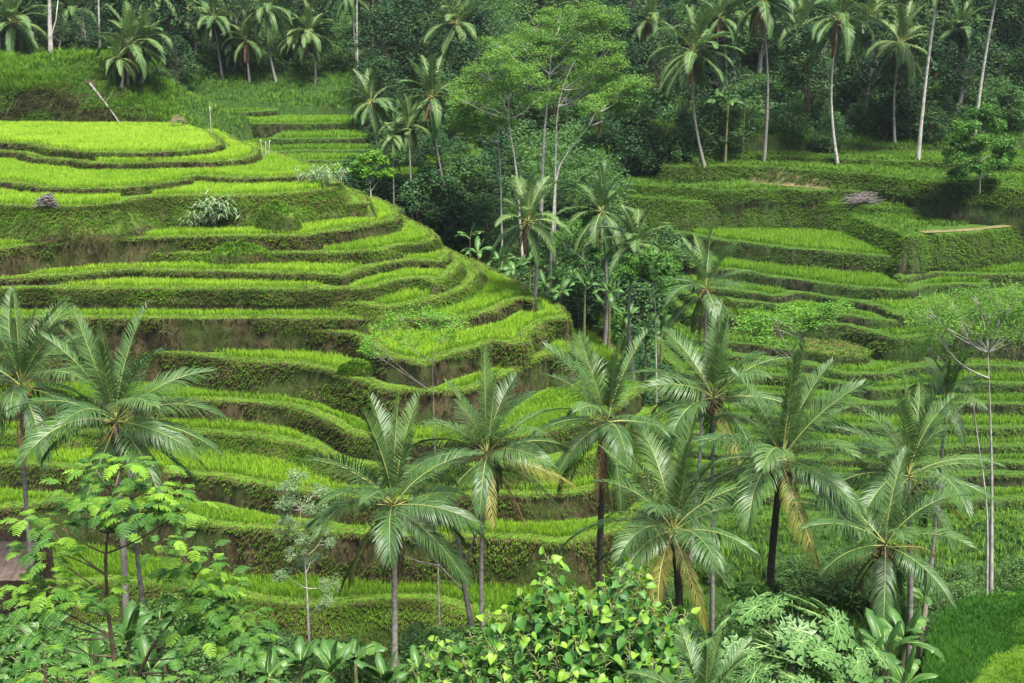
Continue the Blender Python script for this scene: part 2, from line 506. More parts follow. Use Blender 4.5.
ctl += [(-56, 171, -17.2), (-56, 178, -13.5), (-56, 190, -10.5)]
ctl += [(-47, 172, -18.0), (-40, 174, -20.5), (-34, 176, -22), (-30, 168, -23), (-40, 182, -19), (-50, 186, -14.5), (-90, 130, -30), (-90, 110, -38), (-90, 95, -46), (100, 110, -40), (100, 140, -31), (105, 170, -22), (-100, 150, -24)]
ctl = np.array(ctl, float)


def tps_fit(P, lam=2.0):
    n = len(P)
    d = np.linalg.norm(P[:, None, :2] - P[None, :, :2], axis=2)
    K = np.where(d > 0, d * d * np.log(d + 1e-9), 0) + lam * np.eye(n)
    A = np.zeros((n + 3, n + 3)); A[:n, :n] = K; A[:n, n] = 1; A[:n, n + 1:] = P[:, :2]
    A[n, :n] = 1; A[n + 1:, :n] = P[:, :2].T
    return np.linalg.solve(A, np.r_[P[:, 2], 0, 0, 0])


TW = tps_fit(ctl)


def base_z(x, y):
    x = np.asarray(x, float); y = np.asarray(y, float)
    sh = x.shape
    x = x.ravel(); y = y.ravel()
    out = np.empty(len(x))
    n = len(ctl)
    for a in range(0, len(x), 20000):
        xx = x[a:a + 20000]; yy = y[a:a + 20000]
        d = np.hypot(xx[:, None] - ctl[None, :, 0], yy[:, None] - ctl[None, :, 1])
        out[a:a + 20000] = (d * d * np.log(d + 1e-9)) @ TW[:n] + TW[n] + TW[n + 1] * xx + TW[n + 2] * yy
    out += 0.35 * vnoise(x * .16, y * .16, 11) + 0.22 * vnoise(x * .5, y * .5, 12)
    return out.reshape(sh)


def base_cut(x, y):
    "land surface kept below the steps that lie on it"
    z = base_z(x, y)
    ix = np.clip(((np.asarray(x) - RX0) / RS).astype(int), 0, NX - 1); iy = np.clip(((np.asarray(y) - RY0) / RS).astype(int), 0, NY - 1)
    ok = (np.asarray(x) > RX0) & (np.asarray(x) < RX1) & (np.asarray(y) > RY0) & (np.asarray(y) < RY1)
    h = np.where(ok, HMIN[iy, ix], -999)
    return np.where(h > -900, np.minimum(z, h - 0.7), z)


def shift_reduce(A, r, fn):
    B = A.copy()
    for ax in (0, 1):
        C = B.copy()
        for k in range(1, r + 1):
            for sgn in (1, -1):
                Z = np.roll(B, sgn * k, axis=ax)
                C = fn(C, Z)
        B = C
    return B


# lowest step height within 1.5 m (where any step is near), so the land never pokes through a riser
tmp = np.where(HZ > -900, HZ, 999.0)
HMIN = np.where(HZ > -900, shift_reduce(tmp, 6, np.minimum), -999)


def ground(x, y):
    "height of whatever one would stand on"
    x = np.asarray(x, float); y = np.asarray(y, float)
    ix = np.clip(((x - RX0) / RS).astype(int), 0, NX - 1); iy = np.clip(((y - RY0) / RS).astype(int), 0, NY - 1)
    ok = (x > RX0) & (x < RX1) & (y > RY0) & (y < RY1)
    h = np.where(ok, HZ[iy, ix], -999)
    b = base_cut(x, y)
    return np.maximum(h, b)


def build_land():
    gx = np.concatenate([np.arange(-420, -116, 8.0), np.arange(-116, 112, 1.0), np.arange(112, 420, 8.0)])
    gy = np.concatenate([np.arange(-30, 36, 3.0), np.arange(36, 212, 1.0), np.arange(212, 300, 3.0), np.arange(300, 640, 12.0)])
    X, Y = np.meshgrid(gx, gy)
    Z = base_cut(X, Y)
    far = np.clip((Y - 300) / 200, 0, 1)
    Z = Z * (1 - far) + far * 45
    nx = len(gx)
    idx = np.arange(X.size).reshape(X.shape)
    q = np.stack([idx[:-1, :-1], idx[:-1, 1:], idx[1:, 1:], idx[1:, :-1]], -1).reshape(-1, 4)
    me = np_mesh('valley_ground', np.c_[X.ravel(), Y.ravel(), Z.ravel()], [q], [M['ground']])
    return tag(obj('ground', me), 'green valley floor, banks and hillside earth under the terraces and trees', kind='structure')


def build_step(s):
    ring, nrm, z = s.ring, s.nrm, s.z
    n = len(ring)
    D = s.drop + 3.0
    rows = []
    # inside edge, earth lip, then the riser going down with lumps
    prof = [(-0.75, -0.14), (-0.62, -0.02), (-0.25, 0.03), (-0.06, 0.0), (0.06, -0.10)]
    K = 8
    for k in range(1, K + 1):
        f = k / K
        prof.append((0.06 + s.batter * (min(D * f, s.drop) + 0.03 * max(0, D * f - s.drop)), -0.10 - D * f))
    prof.append((prof[-1][0] + 0.1, -s.drop - 16.0))
    V = []
    for r, (o, dz) in enumerate(prof):
        lump = 0
        if r > 4:
            f = (r - 4) / K
            lump = 0.17 * vnoise(ring[:, 0] * .55 + 31 * r * .11, ring[:, 1] * .55 + z, 21) + 0.15 * vnoise(ring[:, 0] * 1.6 + r * .7, ring[:, 1] * 1.6 + z, 22)
        zz = z + dz + (0.05 * vnoise(ring[:, 0] * .8, ring[:, 1] * .8, 8) if r in (1, 2, 3) else 0)
        V.append(np.c_[ring + nrm * (o + lump)[:, None] if np.ndim(lump) else ring + nrm * o, np.broadcast_to(zz, (n,))])
    V = np.concatenate(V)
    i = np.arange(n); j = (i + 1) % n
    q = np.concatenate([np.stack([r * n + i, (r + 1) * n + i, (r + 1) * n + j, r * n + j], -1) for r in range(len(prof) - 1)])
    # the level top: triangulated outline, a little inside the lip
    inn = ring + nrm * -0.3
    res = delaunay_2d_cdt([Vector((float(p[0]), float(p[1]))) for p in inn], [], [list(range(n))], 1, 1e-5)
    tv = np.array([(p[0], p[1], z - 0.13) for p in res[0]])
    tf = np.array([f for f in res[2] if len(f) == 3], int) + len(V)
    V = np.concatenate([V, tv])
    me = np_mesh(s.name, V, [tf, q], [M[s.mat]])
    o = obj(s.name, me)
    return o


LAND = build_land()
NAMES = {'left': 'left hill', 'right': 'far right slope', 'back': 'fields behind the plateau', 'near': 'lower right corner'}
STEP_OBJ = []
for s in STEPS:
    o = build_step(s)
    STEP_OBJ.append(o)
    tag(o, {'left': 'grassy earth step of the rice terraces on the left hill', 'right': 'grassy earth step of the terraces on the far right slope',
            'back': 'low earth step of the fields beyond the plateau', 'near': 'level grass shelf in the lower right corner'}[s.side], kind='structure',
        group={'left': 'steps of the left hill', 'right': 'steps of the far right slope', 'back': 'steps beyond the plateau', 'near': 'near shelf'}[s.side])


def mound(u, v, z, w, d, h, seed):
    "a slumped heap of turf at the foot of a bank; (u, v) is the front of its foot on the field at height z"
    P = at_z(u, v, z)
    n, m = 9, 26
    t = np.linspace(0, np.pi / 2, n); a = np.linspace(0, 2 * np.pi, m, endpoint=False)
    V = [];
    for i, tt in enumerate(t):
        rr = np.cos(tt); k = 1 + .22 * vnoise(np.cos(a) * 1.5 + seed, np.sin(a) * 1.5 + i * .1, 81)
        V.append(np.c_[P[0] + w * .5 * rr * k * np.cos(a), P[1] + d * .5 * .6 + d * .5 * rr * k * np.sin(a), z - .2 + (h + .2) * np.sin(tt) * (1 + .15 * vnoise(a * 2, a * 0 + i, seed))])
    V = np.concatenate(V)
    q = np.concatenate([np.stack([i * m + np.arange(m), i * m + (np.arange(m) + 1) % m, (i + 1) * m + (np.arange(m) + 1) % m, (i + 1) * m + np.arange(m)], -1) for i in range(n - 1)])
    tag(obj('hill_mound', np_mesh('hill_mound', V, [q], [M['terrace']])), 'slumped turf mound at the foot of a terrace bank', kind='structure', group='slumped mounds')
    k = rng.integers(0, len(V) - m - 1, 1500)
    w2 = rng.random((1500, 1)); w3 = rng.random((1500, 1))
    MOUND.append((V[k] * w2 + V[k + 1] * (1 - w2)) * w3 + V[k + m] * (1 - w3) + rng.normal(0, .04, (1500, 3)))


MOUND = []
mound(240, 266, STEPS[7].z, 6.8, 2.6, 1.9, 1)
mound(118, 312, STEPS[11].z, 7.2, 2.6, 2.0, 2)
mound(235, 312, STEPS[11].z, 6.2, 2.4, 1.5, 3)
mound(90, 234, STEPS[5].z, 7.5, 3.4, 1.6, 4)
mound(276, 232, STEPS[5].z, 5.0, 3.0, 2.6, 5)
mound(355, 375, STEPS[12].z, 3.2, 1.8, .9, 6)
mound(560, 560, STEPS[17].z, 4.0, 2.0, 1.6, 7)

# ------------------------------------------------------------------ rice and grass (uncountable: one object per hillside)
M['rice'] = leaf_mat('rice_leaf', (0.125, 0.25, 0.018), (0.22, 0.385, 0.025), (0.35, 0.52, 0.042), 0.6, 0.4, 0.12, 0.2, 0.0)
M['rice_dark'] = leaf_mat('rice_leaf_deep', (0.085, 0.185, 0.016), (0.145, 0.285, 0.022), (0.21, 0.37, 0.034), 0.6, 0.38, 0.12, 0.14, 0.0)
M['grass'] = leaf_mat('bank_grass', (0.040, 0.085, 0.010), (0.10, 0.21, 0.016), (0.20, 0.36, 0.03), 0.7, 0.32, 0.1, 0.25, 0.0)
M['dry_grass'] = leaf_mat('dry_grass', (0.05, 0.04, 0.015), (0.11, 0.095, 0.035), (0.20, 0.19, 0.06), 0.7, 0.2, 0.15, 0.2, 0.0)
M['grass_dark'] = leaf_mat('slope_grass', (0.05, 0.10, 0.014), (0.098, 0.20, 0.022), (0.16, 0.28, 0.034), 0.7, 0.32, 0.1, 0.25, 0.0)


def blades(name, mat, P, H, W, nb, spread, lean, tone, outward=None):
    """P (n,3) tuft feet, H (n,) heights, W blade width (n,), nb blades per tuft"""
    n = len(P)
    if n == 0: return None
    P = np.repeat(P, nb, 0); H = np.repeat(H, nb); W = np.repeat(W, nb); tone = np.repeat(tone, nb)
    m = len(P)
    az = rng.uniform(0, 2 * np.pi, m)
    d = np.c_[np.cos(az), np.sin(az), np.zeros(m)]
    H = H * rng.uniform(0.7, 1.15, m)
    ln = lean * rng.uniform(0.3, 1.3, m)
    up = np.tile([0, 0, 1.0], (m, 1))
    if outward is not None:
        o = np.repeat(outward, nb, 0)
        up = up * 0.55 + o * 0.8
        up /= np.linalg.norm(up, axis=1)[:, None]
    base = P + d * (spread * rng.uniform(0, 1, m))[:, None]
    side = np.c_[-np.sin(az), np.cos(az), np.zeros(m)]
    mid = base + up * (H * 0.55)[:, None] + d * (H * ln * 0.25)[:, None]
    tip = base + up * (H * 0.95)[:, None] + d * (H * ln * 0.85)[:, None]
    if outward is not None:
        tip[:, 2] -= H * 0.45
    hw = (W * 0.5)[:, None]
    V = np.stack([base - side * hw * .7, base + side * hw * .7, mid - side * hw, mid + side * hw, tip], 1).reshape(-1, 3)
    b = np.arange(m)[:, None] * 5
    T = np.concatenate([b + np.array([[0, 1, 3]]), b + np.array([[0, 3, 2]]), b + np.array([[2, 3, 4]])], 0)
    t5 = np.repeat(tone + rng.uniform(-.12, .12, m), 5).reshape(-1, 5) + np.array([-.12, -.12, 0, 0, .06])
    me = np_mesh(name, V, [T], [mat], None, {'tone': t5.ravel()}, smooth=False)
    return obj(name, me)


def px_of(x, y, z):
    d = y * CP - z * SP
    h = y * SP + z * CP
    return 512 + F * x / d, 341.5 - F * h / d, d


LABr = np.where(LAB < 0, 99, LAB)
# keep off the outer lip (cells where a lower step is close by) and off the foot of the riser above
low3 = shift_reduce(np.where(HZ > -900, HZ, -60), 3, np.minimum)
top4 = shift_reduce(np.where(HZ > -900, HZ, -60), 4, np.maximum)
inner = (HZ > -900) & (low3 > HZ - 0.2) & (top4 < HZ + 0.2)

SKIP = {3: [(120, 152, 0, 999)]}


def plant_rice(name, side, mat, spacing, h, nb, wid, label):
    Ps = []; Hs = []; Ts = []
    for k, s in enumerate(STEPS):
        if s.side != side or not s.rice: continue
        msk = inner & (LAB == k)
        jj, ii = np.nonzero(msk)
        if not len(jj): continue
        per = int(max(1, round((RS / spacing) ** 2)))
        keep = rng.random(len(jj)) < (RS / spacing) ** 2 / per
        jj = jj[keep]; ii = ii[keep]
        for _ in range(per):
            x = xs[ii] + rng.uniform(-.5, .5, len(ii)) * RS
            y = ys[jj] + rng.uniform(-.5, .5, len(ii)) * RS
            u, v, d = px_of(x, y, np.full(len(x), s.z))
            ok = (u > -60) & (u < 1084) & (v > -20) & (v < 720)
            for (a, b_, c, e) in SKIP.get(k, []):
                ok &= ~((u > a) & (u < b_))
            x = x[ok]; y = y[ok]
            Ps.append(np.c_[x, y, np.full(len(x), s.z - 0.12)])
            hh = h * (1 + 0.12 * math.sin(k * 2.3))
            Hs.append(hh * (1 + 0.13 * vnoise(x * .9, y * .9, 31) + 0.1 * vnoise(x * .2, y * .2, 32)))
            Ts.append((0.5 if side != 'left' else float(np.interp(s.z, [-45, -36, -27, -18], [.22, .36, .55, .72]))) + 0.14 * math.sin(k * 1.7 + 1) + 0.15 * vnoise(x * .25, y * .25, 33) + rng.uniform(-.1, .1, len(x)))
    P = np.concatenate(Ps); H = np.concatenate(Hs); T = np.concatenate(Ts)
    print(name, len(P))
    return tag(blades(name, mat, P, H, np.full(len(P), wid), nb, 0.09, 0.45, T), label, kind='stuff')


plant_rice('rice', 'left', M['rice'], 0.17, 0.62, 5, 0.035, 'bright yellow green young rice filling the level steps of the left hill')
plant_rice('rice', 'right', M['rice_dark'], 0.24, 0.62, 5, 0.05, 'deep green rice filling the narrow steps of the far right slope')
plant_rice('rice', 'back', M['rice_dark'], 0.30, 0.65, 5, 0.06, 'deep green rice on the low fields beyond the plateau')


def bank_grass(name, sides, mat, dens, label):
    Ps = []; Hs = []; Ts = []; Os = []
    lipP = []; lipH = []; lipT = []
    for k, s in enumerate(STEPS):
        if s.side not in sides: continue
        ring, nrm = s.ring, s.nrm
        nxt = np.roll(ring, -1, 0)
        seg = np.linalg.norm(nxt - ring, axis=1)
        mid = (ring + nxt) / 2
        u, v, d = px_of(mid[:, 0], mid[:, 1], np.full(len(mid), s.z))
        face = (nrm * (-mid)).sum(1) / np.linalg.norm(mid, axis=1)
        vis = (u > -50) & (u < 1074) & (face > -0.45) & (seg < 1.6)
        bank = s.batter > 0.4
        n = rng.poisson(np.where(vis, seg * (s.drop * (1 + s.batter) + 0.5) * dens * (1.8 if bank else 1), 0))
        idx = np.repeat(np.arange(len(ring)), n)
        t = rng.random(len(idx))[:, None]
        p = ring[idx] * (1 - t) + nxt[idx] * t
        f = rng.random(len(idx)) ** 1.25
        o = 0.05 + s.batter * s.drop * f
        q = p + nrm[idx] * o[:, None]
        z = s.z - 0.08 - f * (s.drop + 0.3)
        dn = vnoise(q[:, 0] * .22 + s.z, z * .5 + q[:, 1] * .22, 41) + 0.5 * vnoise(q[:, 0] * .9, z * 1.2 + q[:, 1] * .9, 42)
        keep = 1.5 * dn + 0.7 * (1 - f) - .05 > rng.uniform(-0.1, 0.9, len(q))
        keep |= f < 0.10
        if bank and mat is not M['dry_grass']: keep[:] = True
        q = q[keep]; z = z[keep]; f = f[keep]; idx = idx[keep]
        Ps.append(np.c_[q, z]); Hs.append(rng.uniform(.22, .5, len(q)))
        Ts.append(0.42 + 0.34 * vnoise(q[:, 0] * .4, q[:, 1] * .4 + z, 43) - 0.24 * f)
        Os.append(np.c_[nrm[idx], np.zeros(len(idx))])
        # the lip
        n = rng.poisson(np.where(vis, seg * 0.8 * dens * 1.2, 0))
        idx = np.repeat(np.arange(len(ring)), n)
        t = rng.random(len(idx))[:, None]
        p = ring[idx] * (1 - t) + nxt[idx] * t + nrm[idx] * rng.uniform(-0.7, 0.08, len(idx))[:, None]
        lipP.append(np.c_[p, np.full(len(p), s.z - 0.03)]); lipH.append(rng.uniform(.08, .2, len(p)))
        lipT.append(0.72 + 0.25 * vnoise(p[:, 0] * .5, p[:, 1] * .5, 44))
    P = np.concatenate(Ps); print(name, len(P))
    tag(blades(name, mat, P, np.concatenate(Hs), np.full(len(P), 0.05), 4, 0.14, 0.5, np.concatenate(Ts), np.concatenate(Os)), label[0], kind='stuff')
    P = np.concatenate(lipP)
    tag(blades(name, mat, P, np.concatenate(lipH), np.full(len(P), 0.045), 4, 0.12, 0.8, np.concatenate(lipT)), label[1], kind='stuff')


bank_grass('bank_grass', ('left',), M['grass'], 19, ('shaggy grass and weeds hanging on the earth banks of the left hill', 'short bright grass along the rims of the left hill steps'))
bank_grass('bank_grass', ('left',), M['dry_grass'], 14, ('withered brown grass and roots on the bare earth of the left hill banks', 'scattered straw along the rims of the left hill steps'))
bank_grass('bank_grass', ('right', 'back'), M['grass_dark'], 14, ('rough grass on the low banks of the far right slope', 'short grass along the rims of the far right slope'))


def wild_grass(name, mat, dens, h, test, label, wid=0.07, nb=5, box=(-100, 100, 50, 214), lean=0.7, tb=0.45, wet=0):
    A = (box[1] - box[0]) * (box[3] - box[2])
    n = int(A * dens)
    x = rng.uniform(box[0], box[1], n); y = rng.uniform(box[2], box[3], n)
    ix = ((x - RX0) / RS).astype(int); iy = ((y - RY0) / RS).astype(int)
    lab = LAB[np.clip(iy, 0, NY - 1), np.clip(ix, 0, NX - 1)]
    z = ground(x, y)
    u, v, d = px_of(x, y, z)
    ok = (u > -40) & (u < 1064) & (v > 20) & (v < 700) & test(x, y, z, u, v, lab)
    x, y, z = x[ok], y[ok], z[ok]
    g = vnoise(x * .18, y * .18, 51) + 0.6 * vnoise(x * .6, y * .6, 52)
    k = g > rng.uniform(-1.6, 0.4, len(x))
    x, y, z, g = x[k], y[k], z[k], g[k]
    print(name, len(x))
    hh = h * (1 + 0.35 * g) * rng.uniform(.7, 1.2, len(x))
    tag(blades(name, mat, np.c_[x, y, z - 0.04], hh, np.full(len(x), wid), nb, 0.2, lean, tb + 0.22 * g + rng.uniform(-.08, .08, len(x))), label, kind='stuff')


BARE = np.array([s.side == 'right' and not s.rice for s in STEPS] + [False])
wild_grass('grass', M['grass_dark'], 9, 0.5, lambda x, y, z, u, v, lab: BARE[lab] & (lab >= 0) & ~((np.abs(v - np.interp(u, [748, 770, 800, 830], [181, 183, 185, 188])) < 3.5) & (u > 748) & (u < 830)) & ~((np.abs(v - np.interp(u, [930, 965, 990, 1024], [231, 229, 226.5, 222.5])) < 4) & (u > 930)), 'soft rough grass over the bare upper and lower steps of the far slope', box=(0, 100, 85, 178), wid=0.06)
wild_grass('grass', M['grass_dark'], 3.5, 0.75, lambda x, y, z, u, v, lab: (lab < 0), 'wild grass over the banks, valley floor and open ground', wid=0.09)

nearK, nearK2 = [k for k, s in enumerate(STEPS) if s.side == 'near']
M['shelf_grass'] = leaf_mat('shelf_grass', (0.022, 0.085, 0.010), (0.038, 0.125, 0.014), (0.07, 0.18, 0.022), 0.7, 0.3, 0.1, 0.2, 0.0)
wild_grass('grass', M['shelf_grass'], 170, 0.34, lambda x, y, z, u, v, lab: lab == nearK, 'deep green dense grass on the level shelf in the lower right corner', wid=0.028, nb=5, box=(14, 45, 42, 64), lean=.6, tb=.4)
wild_grass('grass', M['grass'], 60, 0.4, lambda x, y, z, u, v, lab: (lab < 0) & (u > 860), 'ragged weeds round the shelf in the lower right corner', wid=0.035, nb=5, box=(10, 45, 36, 66), lean=.8, tb=.3)
wild_grass('grass', M['grass'], 160, 0.16, lambda x, y, z, u, v, lab: lab == nearK2, 'short yellowish grass on the small ledge at the very lower right', wid=0.025, nb=5, box=(14, 45, 36, 52), lean=.6, tb=.62)
hay = min((k for k, s in enumerate(STEPS) if s.side == 'right' and not s.rice), key=lambda k: abs(STEPS[k].z + 38.0))
wild_grass('stubble', M['dry_grass'], 90, 0.09, lambda x, y, z, u, v, lab: (lab == hay) & (u > 805) & (u < 890), 'cut straw coloured stubble on one small plot of the far slope', wid=0.06, nb=5, box=(20, 50, 118, 136), lean=1.5, tb=1.0)
wild_grass('reed_grass', M['grass'], 7, 1.1, lambda x, y, z, u, v, lab: (lab < 0) & (u < 175) & (v < 128) & (v > 55), 'tall leaning grass on the bank behind the top field', wid=0.07, nb=6, box=(-90, -40, 164, 190), lean=1.2, tb=.42)
_P = np.concatenate(MOUND)
tag(blades('bank_grass', M['grass'], _P, rng.uniform(.2, .45, len(_P)), np.full(len(_P), .05), 4, .14, .6, rng.uniform(.3, .65, len(_P))), 'long grass on the slumped mounds of the left hill', kind='stuff')

# turf on the sloping banks of the far side: feet found by dropping points onto the bank surface
from mathutils.bvhtree import BVHTree
_pts = []; _nr = []; BVS = []
PATHS = [[(922, 232.5), (945, 231.5), (965, 230.5), (990, 228), (1024, 223.5), (1060, 219.5)], [(748, 182), (770, 184), (800, 186), (830, 189)]]
for k, s in enumerate(STEPS):
    if s.side != 'right' or s.batter < .4: continue
    me = STEP_OBJ[k].data
    bv = BVHTree.FromPolygons([v.co for v in me.vertices], [tuple(p.vertices) for p in me.polygons])
    BVS.append(bv)
    cand = np.repeat(s.ring[:], 26, 0) + np.repeat(s.nrm, 26, 0) * rng.uniform(0, s.batter * s.drop + .4, len(s.ring) * 26)[:, None] + rng.normal(0, .25, (len(s.ring) * 26, 2))
    for x, y in cand:
        if y > 172 or x < 5 or x > 82: continue
        h_ = bv.ray_cast(Vector((x, y, s.z + 2)), Vector((0, 0, -1)))
        if h_[0] is not None and h_[0].z > s.z - s.drop - .5: _pts.append(tuple(h_[0])); _nr.append((h_[1].x, h_[1].y, 0))
_pts = np.array(_pts); _nr = np.array(_nr)
_u, _v, _d = px_of(_pts[:, 0], _pts[:, 1], _pts[:, 2])
_ok = np.ones(len(_pts), bool)
for _p in PATHS:
    _p = np.array(_p)
    _ok &= ~((np.abs(_v - np.interp(_u, _p[:, 0], _p[:, 1])) < 3.5) & (_u > _p[0, 0]) & (_u < _p[-1, 0]))
_pts = _pts[_ok]; _nr = _nr[_ok]
LBV = BVHTree.FromPolygons([v.co for v in LAND.data.vertices], [tuple(p.vertices) for p in LAND.data.polygons])


def surf(x, y):
    "top surface of the far slope at a point"
    z = -99
    for bv in BVS + [LBV]:
        h_ = bv.ray_cast(Vector((x, y, 60)), Vector((0, 0, -1)))
        if h_[0] is not None: z = max(z, h_[0].z)
    return z


_f = []
for _ in range(9000):
    h_ = LBV.ray_cast(Vector((rng.uniform(-90, -40), 166.5, rng.uniform(-18, -10))), Vector((rng.uniform(-.2, .2), 1, 0)))
    if h_[0] is not None and h_[0].y < 180: _f.append(tuple(h_[0]))
_f = np.array(_f)
_g = vnoise(_f[:, 0] * .35, _f[:, 2] * .7, 95) + .25 * (_f[:, 2] + 15) / 3
for _m, _s, _l in ((M['grass_dark'], _g > 0, 'grass hanging on the steep bank behind the top field'), (M['dry_grass'], _g <= 0, 'withered grass on the brown foot of the bank behind the top field')):
    tag(blades('bank_grass', _m, _f[_s], rng.uniform(.3, .7, _s.sum()), np.full(_s.sum(), .06), 4, .2, .6, .35 + .25 * _g[_s], np.tile([0, -1.0, 0], (_s.sum(), 1))), _l, kind='stuff')
print('bank turf', len(_pts))
_n = vnoise(_pts[:, 0] * .3, _pts[:, 1] * .3, 91)
_k = _n > rng.uniform(-1.2, .3, len(_pts))
for _m, _s, _l in ((M['grass_dark'], _k, 'rough turf on the sloping banks of the far upper steps'), (M['dry_grass'], ~_k & (rng.random(len(_pts)) < .5), 'withered patches on the sloping banks of the far upper steps')):
    tag(blades('bank_grass', _m, _pts[_s] - [0, 0, .04], rng.uniform(.25, .6, _s.sum()), np.full(_s.sum(), .06), 4, .2, .7, .45 + .25 * _n[_s], _nr[_s] * .6), _l, kind='stuff')

# ------------------------------------------------------------------ coconut palms
M['frond'] = leaf_mat('palm_leaflet', (0.026, 0.066, 0.020), (0.062, 0.130, 0.036), (0.15, 0.235, 0.06), 0.43, 0.3, 0.38, 0.12, 0.12)
M['frond_far'] = leaf_mat('palm_leaflet_far', (0.032, 0.075, 0.024), (0.072, 0.14, 0.038), (0.16, 0.225, 0.07), 0.5, 0.25, 0.25, 0.08, 0.14)
M['rachis'] = leaf_mat('palm_rachis', (0.13, 0.17, 0.04), (0.22, 0.25, 0.07), (0.36, 0.34, 0.12), 0.5, 0.0, 0.3, 0.05, 0.1)
M['dry'] = leaf_mat('dry_frond', (0.07, 0.045, 0.022), (0.16, 0.10, 0.05), (0.30, 0.20, 0.10), 0.8, 0.15, 0.15, 0.1, 0.08)
M['palm_bark'] = bark_mat('palm_bark', (0.27, 0.25, 0.22), (0.15, 0.135, 0.115), 4.0, 2.6)
M['palm_bark_dark'] = bark_mat('palm_bark_dark', (0.05, 0.042, 0.034), (0.085, 0.072, 0.055), 4.0, 2.4)
M['pale_bark'] = bark_mat('pale_bark', (0.40, 0.37, 0.33), (0.24, 0.22, 0.19), 2.0, 0.0)
M['brown_bark'] = bark_mat('brown_bark', (0.10, 0.07, 0.045), (0.17, 0.125, 0.085), 5.0, 0.0)
M['nut'] = leaf_mat('coconut_husk', (0.05, 0.05, 0.012), (0.12, 0.08, 0.02), (0.22, 0.12, 0.03), 0.5, 0.0, 0.4, 0.1, 0.05)


def unit(a): return a / (np.linalg.norm(a, axis=-1, keepdims=True) + 1e-9)


def frond_into(g, L, el, arch, nl, droop, lmax, lw, r, mleaf=0, mrach=1, az=0.0, seg=3, rad=0.028, tone0=0.5, org=(0, 0, 0), sweep=0.0, gaps=0.0):
    """one feather leaf growing from the origin, first rising at el degrees, then bowing by arch degrees"""
    n = 14
    s = np.linspace(0, 1, n)
    th = R(el) - R(arch) * s ** 1.35
    ds = L / (n - 1)
    px = np.r_[0, np.cumsum(np.cos((th[1:] + th[:-1]) / 2) * ds)]
    pz = np.r_[0, np.cumsum(np.sin((th[1:] + th[:-1]) / 2) * ds)]
    py = sweep * L * s ** 2
    P = np.c_[px, py, pz]
    ca, sa = math.cos(az), math.sin(az)
    Rz = np.array([[ca, -sa, 0], [sa, ca, 0], [0, 0, 1]])
    o = np.asarray(org, float)
    g.tube(P @ Rz.T + o, rad * (1.25 - 1.1 * s), 4, mrach, 0.5 + 0.2 * r.random(), cap=False)
    si = np.repeat(np.linspace(0.16, 0.985, nl), 2)
    side = np.tile([1.0, -1.0], nl)
    si = np.clip(si + r.normal(0, .004, len(si)), 0.1, 0.99)
    if gaps > 0:
        k = r.random(len(si)) > gaps
        si = si[k]; side = side[k]
    m = len(si)
    pos = np.c_[np.interp(si, s, px), np.interp(si, s, py), np.interp(si, s, pz)]
    thi = np.interp(si, s, th)
    T = np.c_[np.cos(thi), np.zeros(m), np.sin(thi)]
    Nn = np.c_[-np.sin(thi), np.zeros(m), np.cos(thi)]
    Lt = np.tile([0, 1.0, 0], (m, 1)) * side[:, None]
    prof = np.interp(si, [0.1, 0.22, 0.45, 0.75, 0.93, 1.0], [0.55, 0.82, 1.0, 0.85, 0.5, 0.32])
    ln = lmax * prof * r.uniform(.9, 1.08, m)
    a = R(62) - R(38) * si + r.normal(0, .05, m)
    d = unit(T * np.cos(a)[:, None] + Lt * np.sin(a)[:, None] + Nn * (0.28 + r.normal(0, .08, m))[:, None])
    pts = [pos]
    cur = d
    dr = droop * r.uniform(.7, 1.3, m)
    for k in range(seg):
        cur = unit(cur + np.array([0, 0, -1.0]) * (dr * (0.35 + 0.5 * k))[:, None])
        pts.append(pts[-1] + cur * (ln / seg)[:, None])
    wd = unit(T - (T * d).sum(1, keepdims=True) * d)
    hw = lw * 0.5 * (0.6 + 0.4 * prof)
    ws = [0.7, 1.0, 0.8, 0.0][:seg] + [0.0] if seg == 3 else [0.8, 1.0, 0.0]
    V = []
    for k in range(seg):
        V.append(pts[k] - wd * (hw * ws[k])[:, None]); V.append(pts[k] + wd * (hw * ws[k])[:, None])
    V.append(pts[seg])
    c = 2 * seg + 1
    V = np.stack(V, 1).reshape(-1, 3)
    b = np.arange(m)[:, None] * c
    q = np.concatenate([b + np.array([[2 * k, 2 * k + 1, 2 * k + 3, 2 * k + 2]]) for k in range(seg - 1)])
    t = b + np.array([[2 * seg - 2, 2 * seg - 1, 2 * seg]])
    tone = np.repeat(tone0 + r.normal(0, .07, m), c)
    g.add(V @ Rz.T + o, t, q, mleaf, tone)


ELEV = [86, 76, 64, 50, 34, 16, -4, -24, -44, -62]
ARCH = {86: 12, 76: 26, 64: 42, 50: 56, 34: 64, 16: 62, -4: 52, -24: 40, -44: 28, -62: 16}
FROND = {}
for e in ELEV:
    for v in range(3):
        r = np.random.default_rng(1000 + e * 7 + v)
        g = Geo()
        young = e > 70
        frond_into(g, 4.6, e, ARCH[e] * r.uniform(.75, 1.2), 74, 0.10 if young else np.interp(e, [-60, 20, 64], [0.8, 0.62, 0.24]) * r.uniform(.7, 1.3), 0.75 if young else 1.22, 0.044, r,
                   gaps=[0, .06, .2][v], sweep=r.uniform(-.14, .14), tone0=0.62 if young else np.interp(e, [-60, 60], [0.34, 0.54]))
        FROND[(e, v)] = g.mesh('frond', [M['frond'], M['rachis']])
M['frond_old'] = leaf_mat('palm_leaflet_old', (0.07, 0.085, 0.018), (0.17, 0.17, 0.035), (0.33, 0.27, 0.06), 0.5, 0.3, 0.3, 0.15, 0.1)
OLDF = []
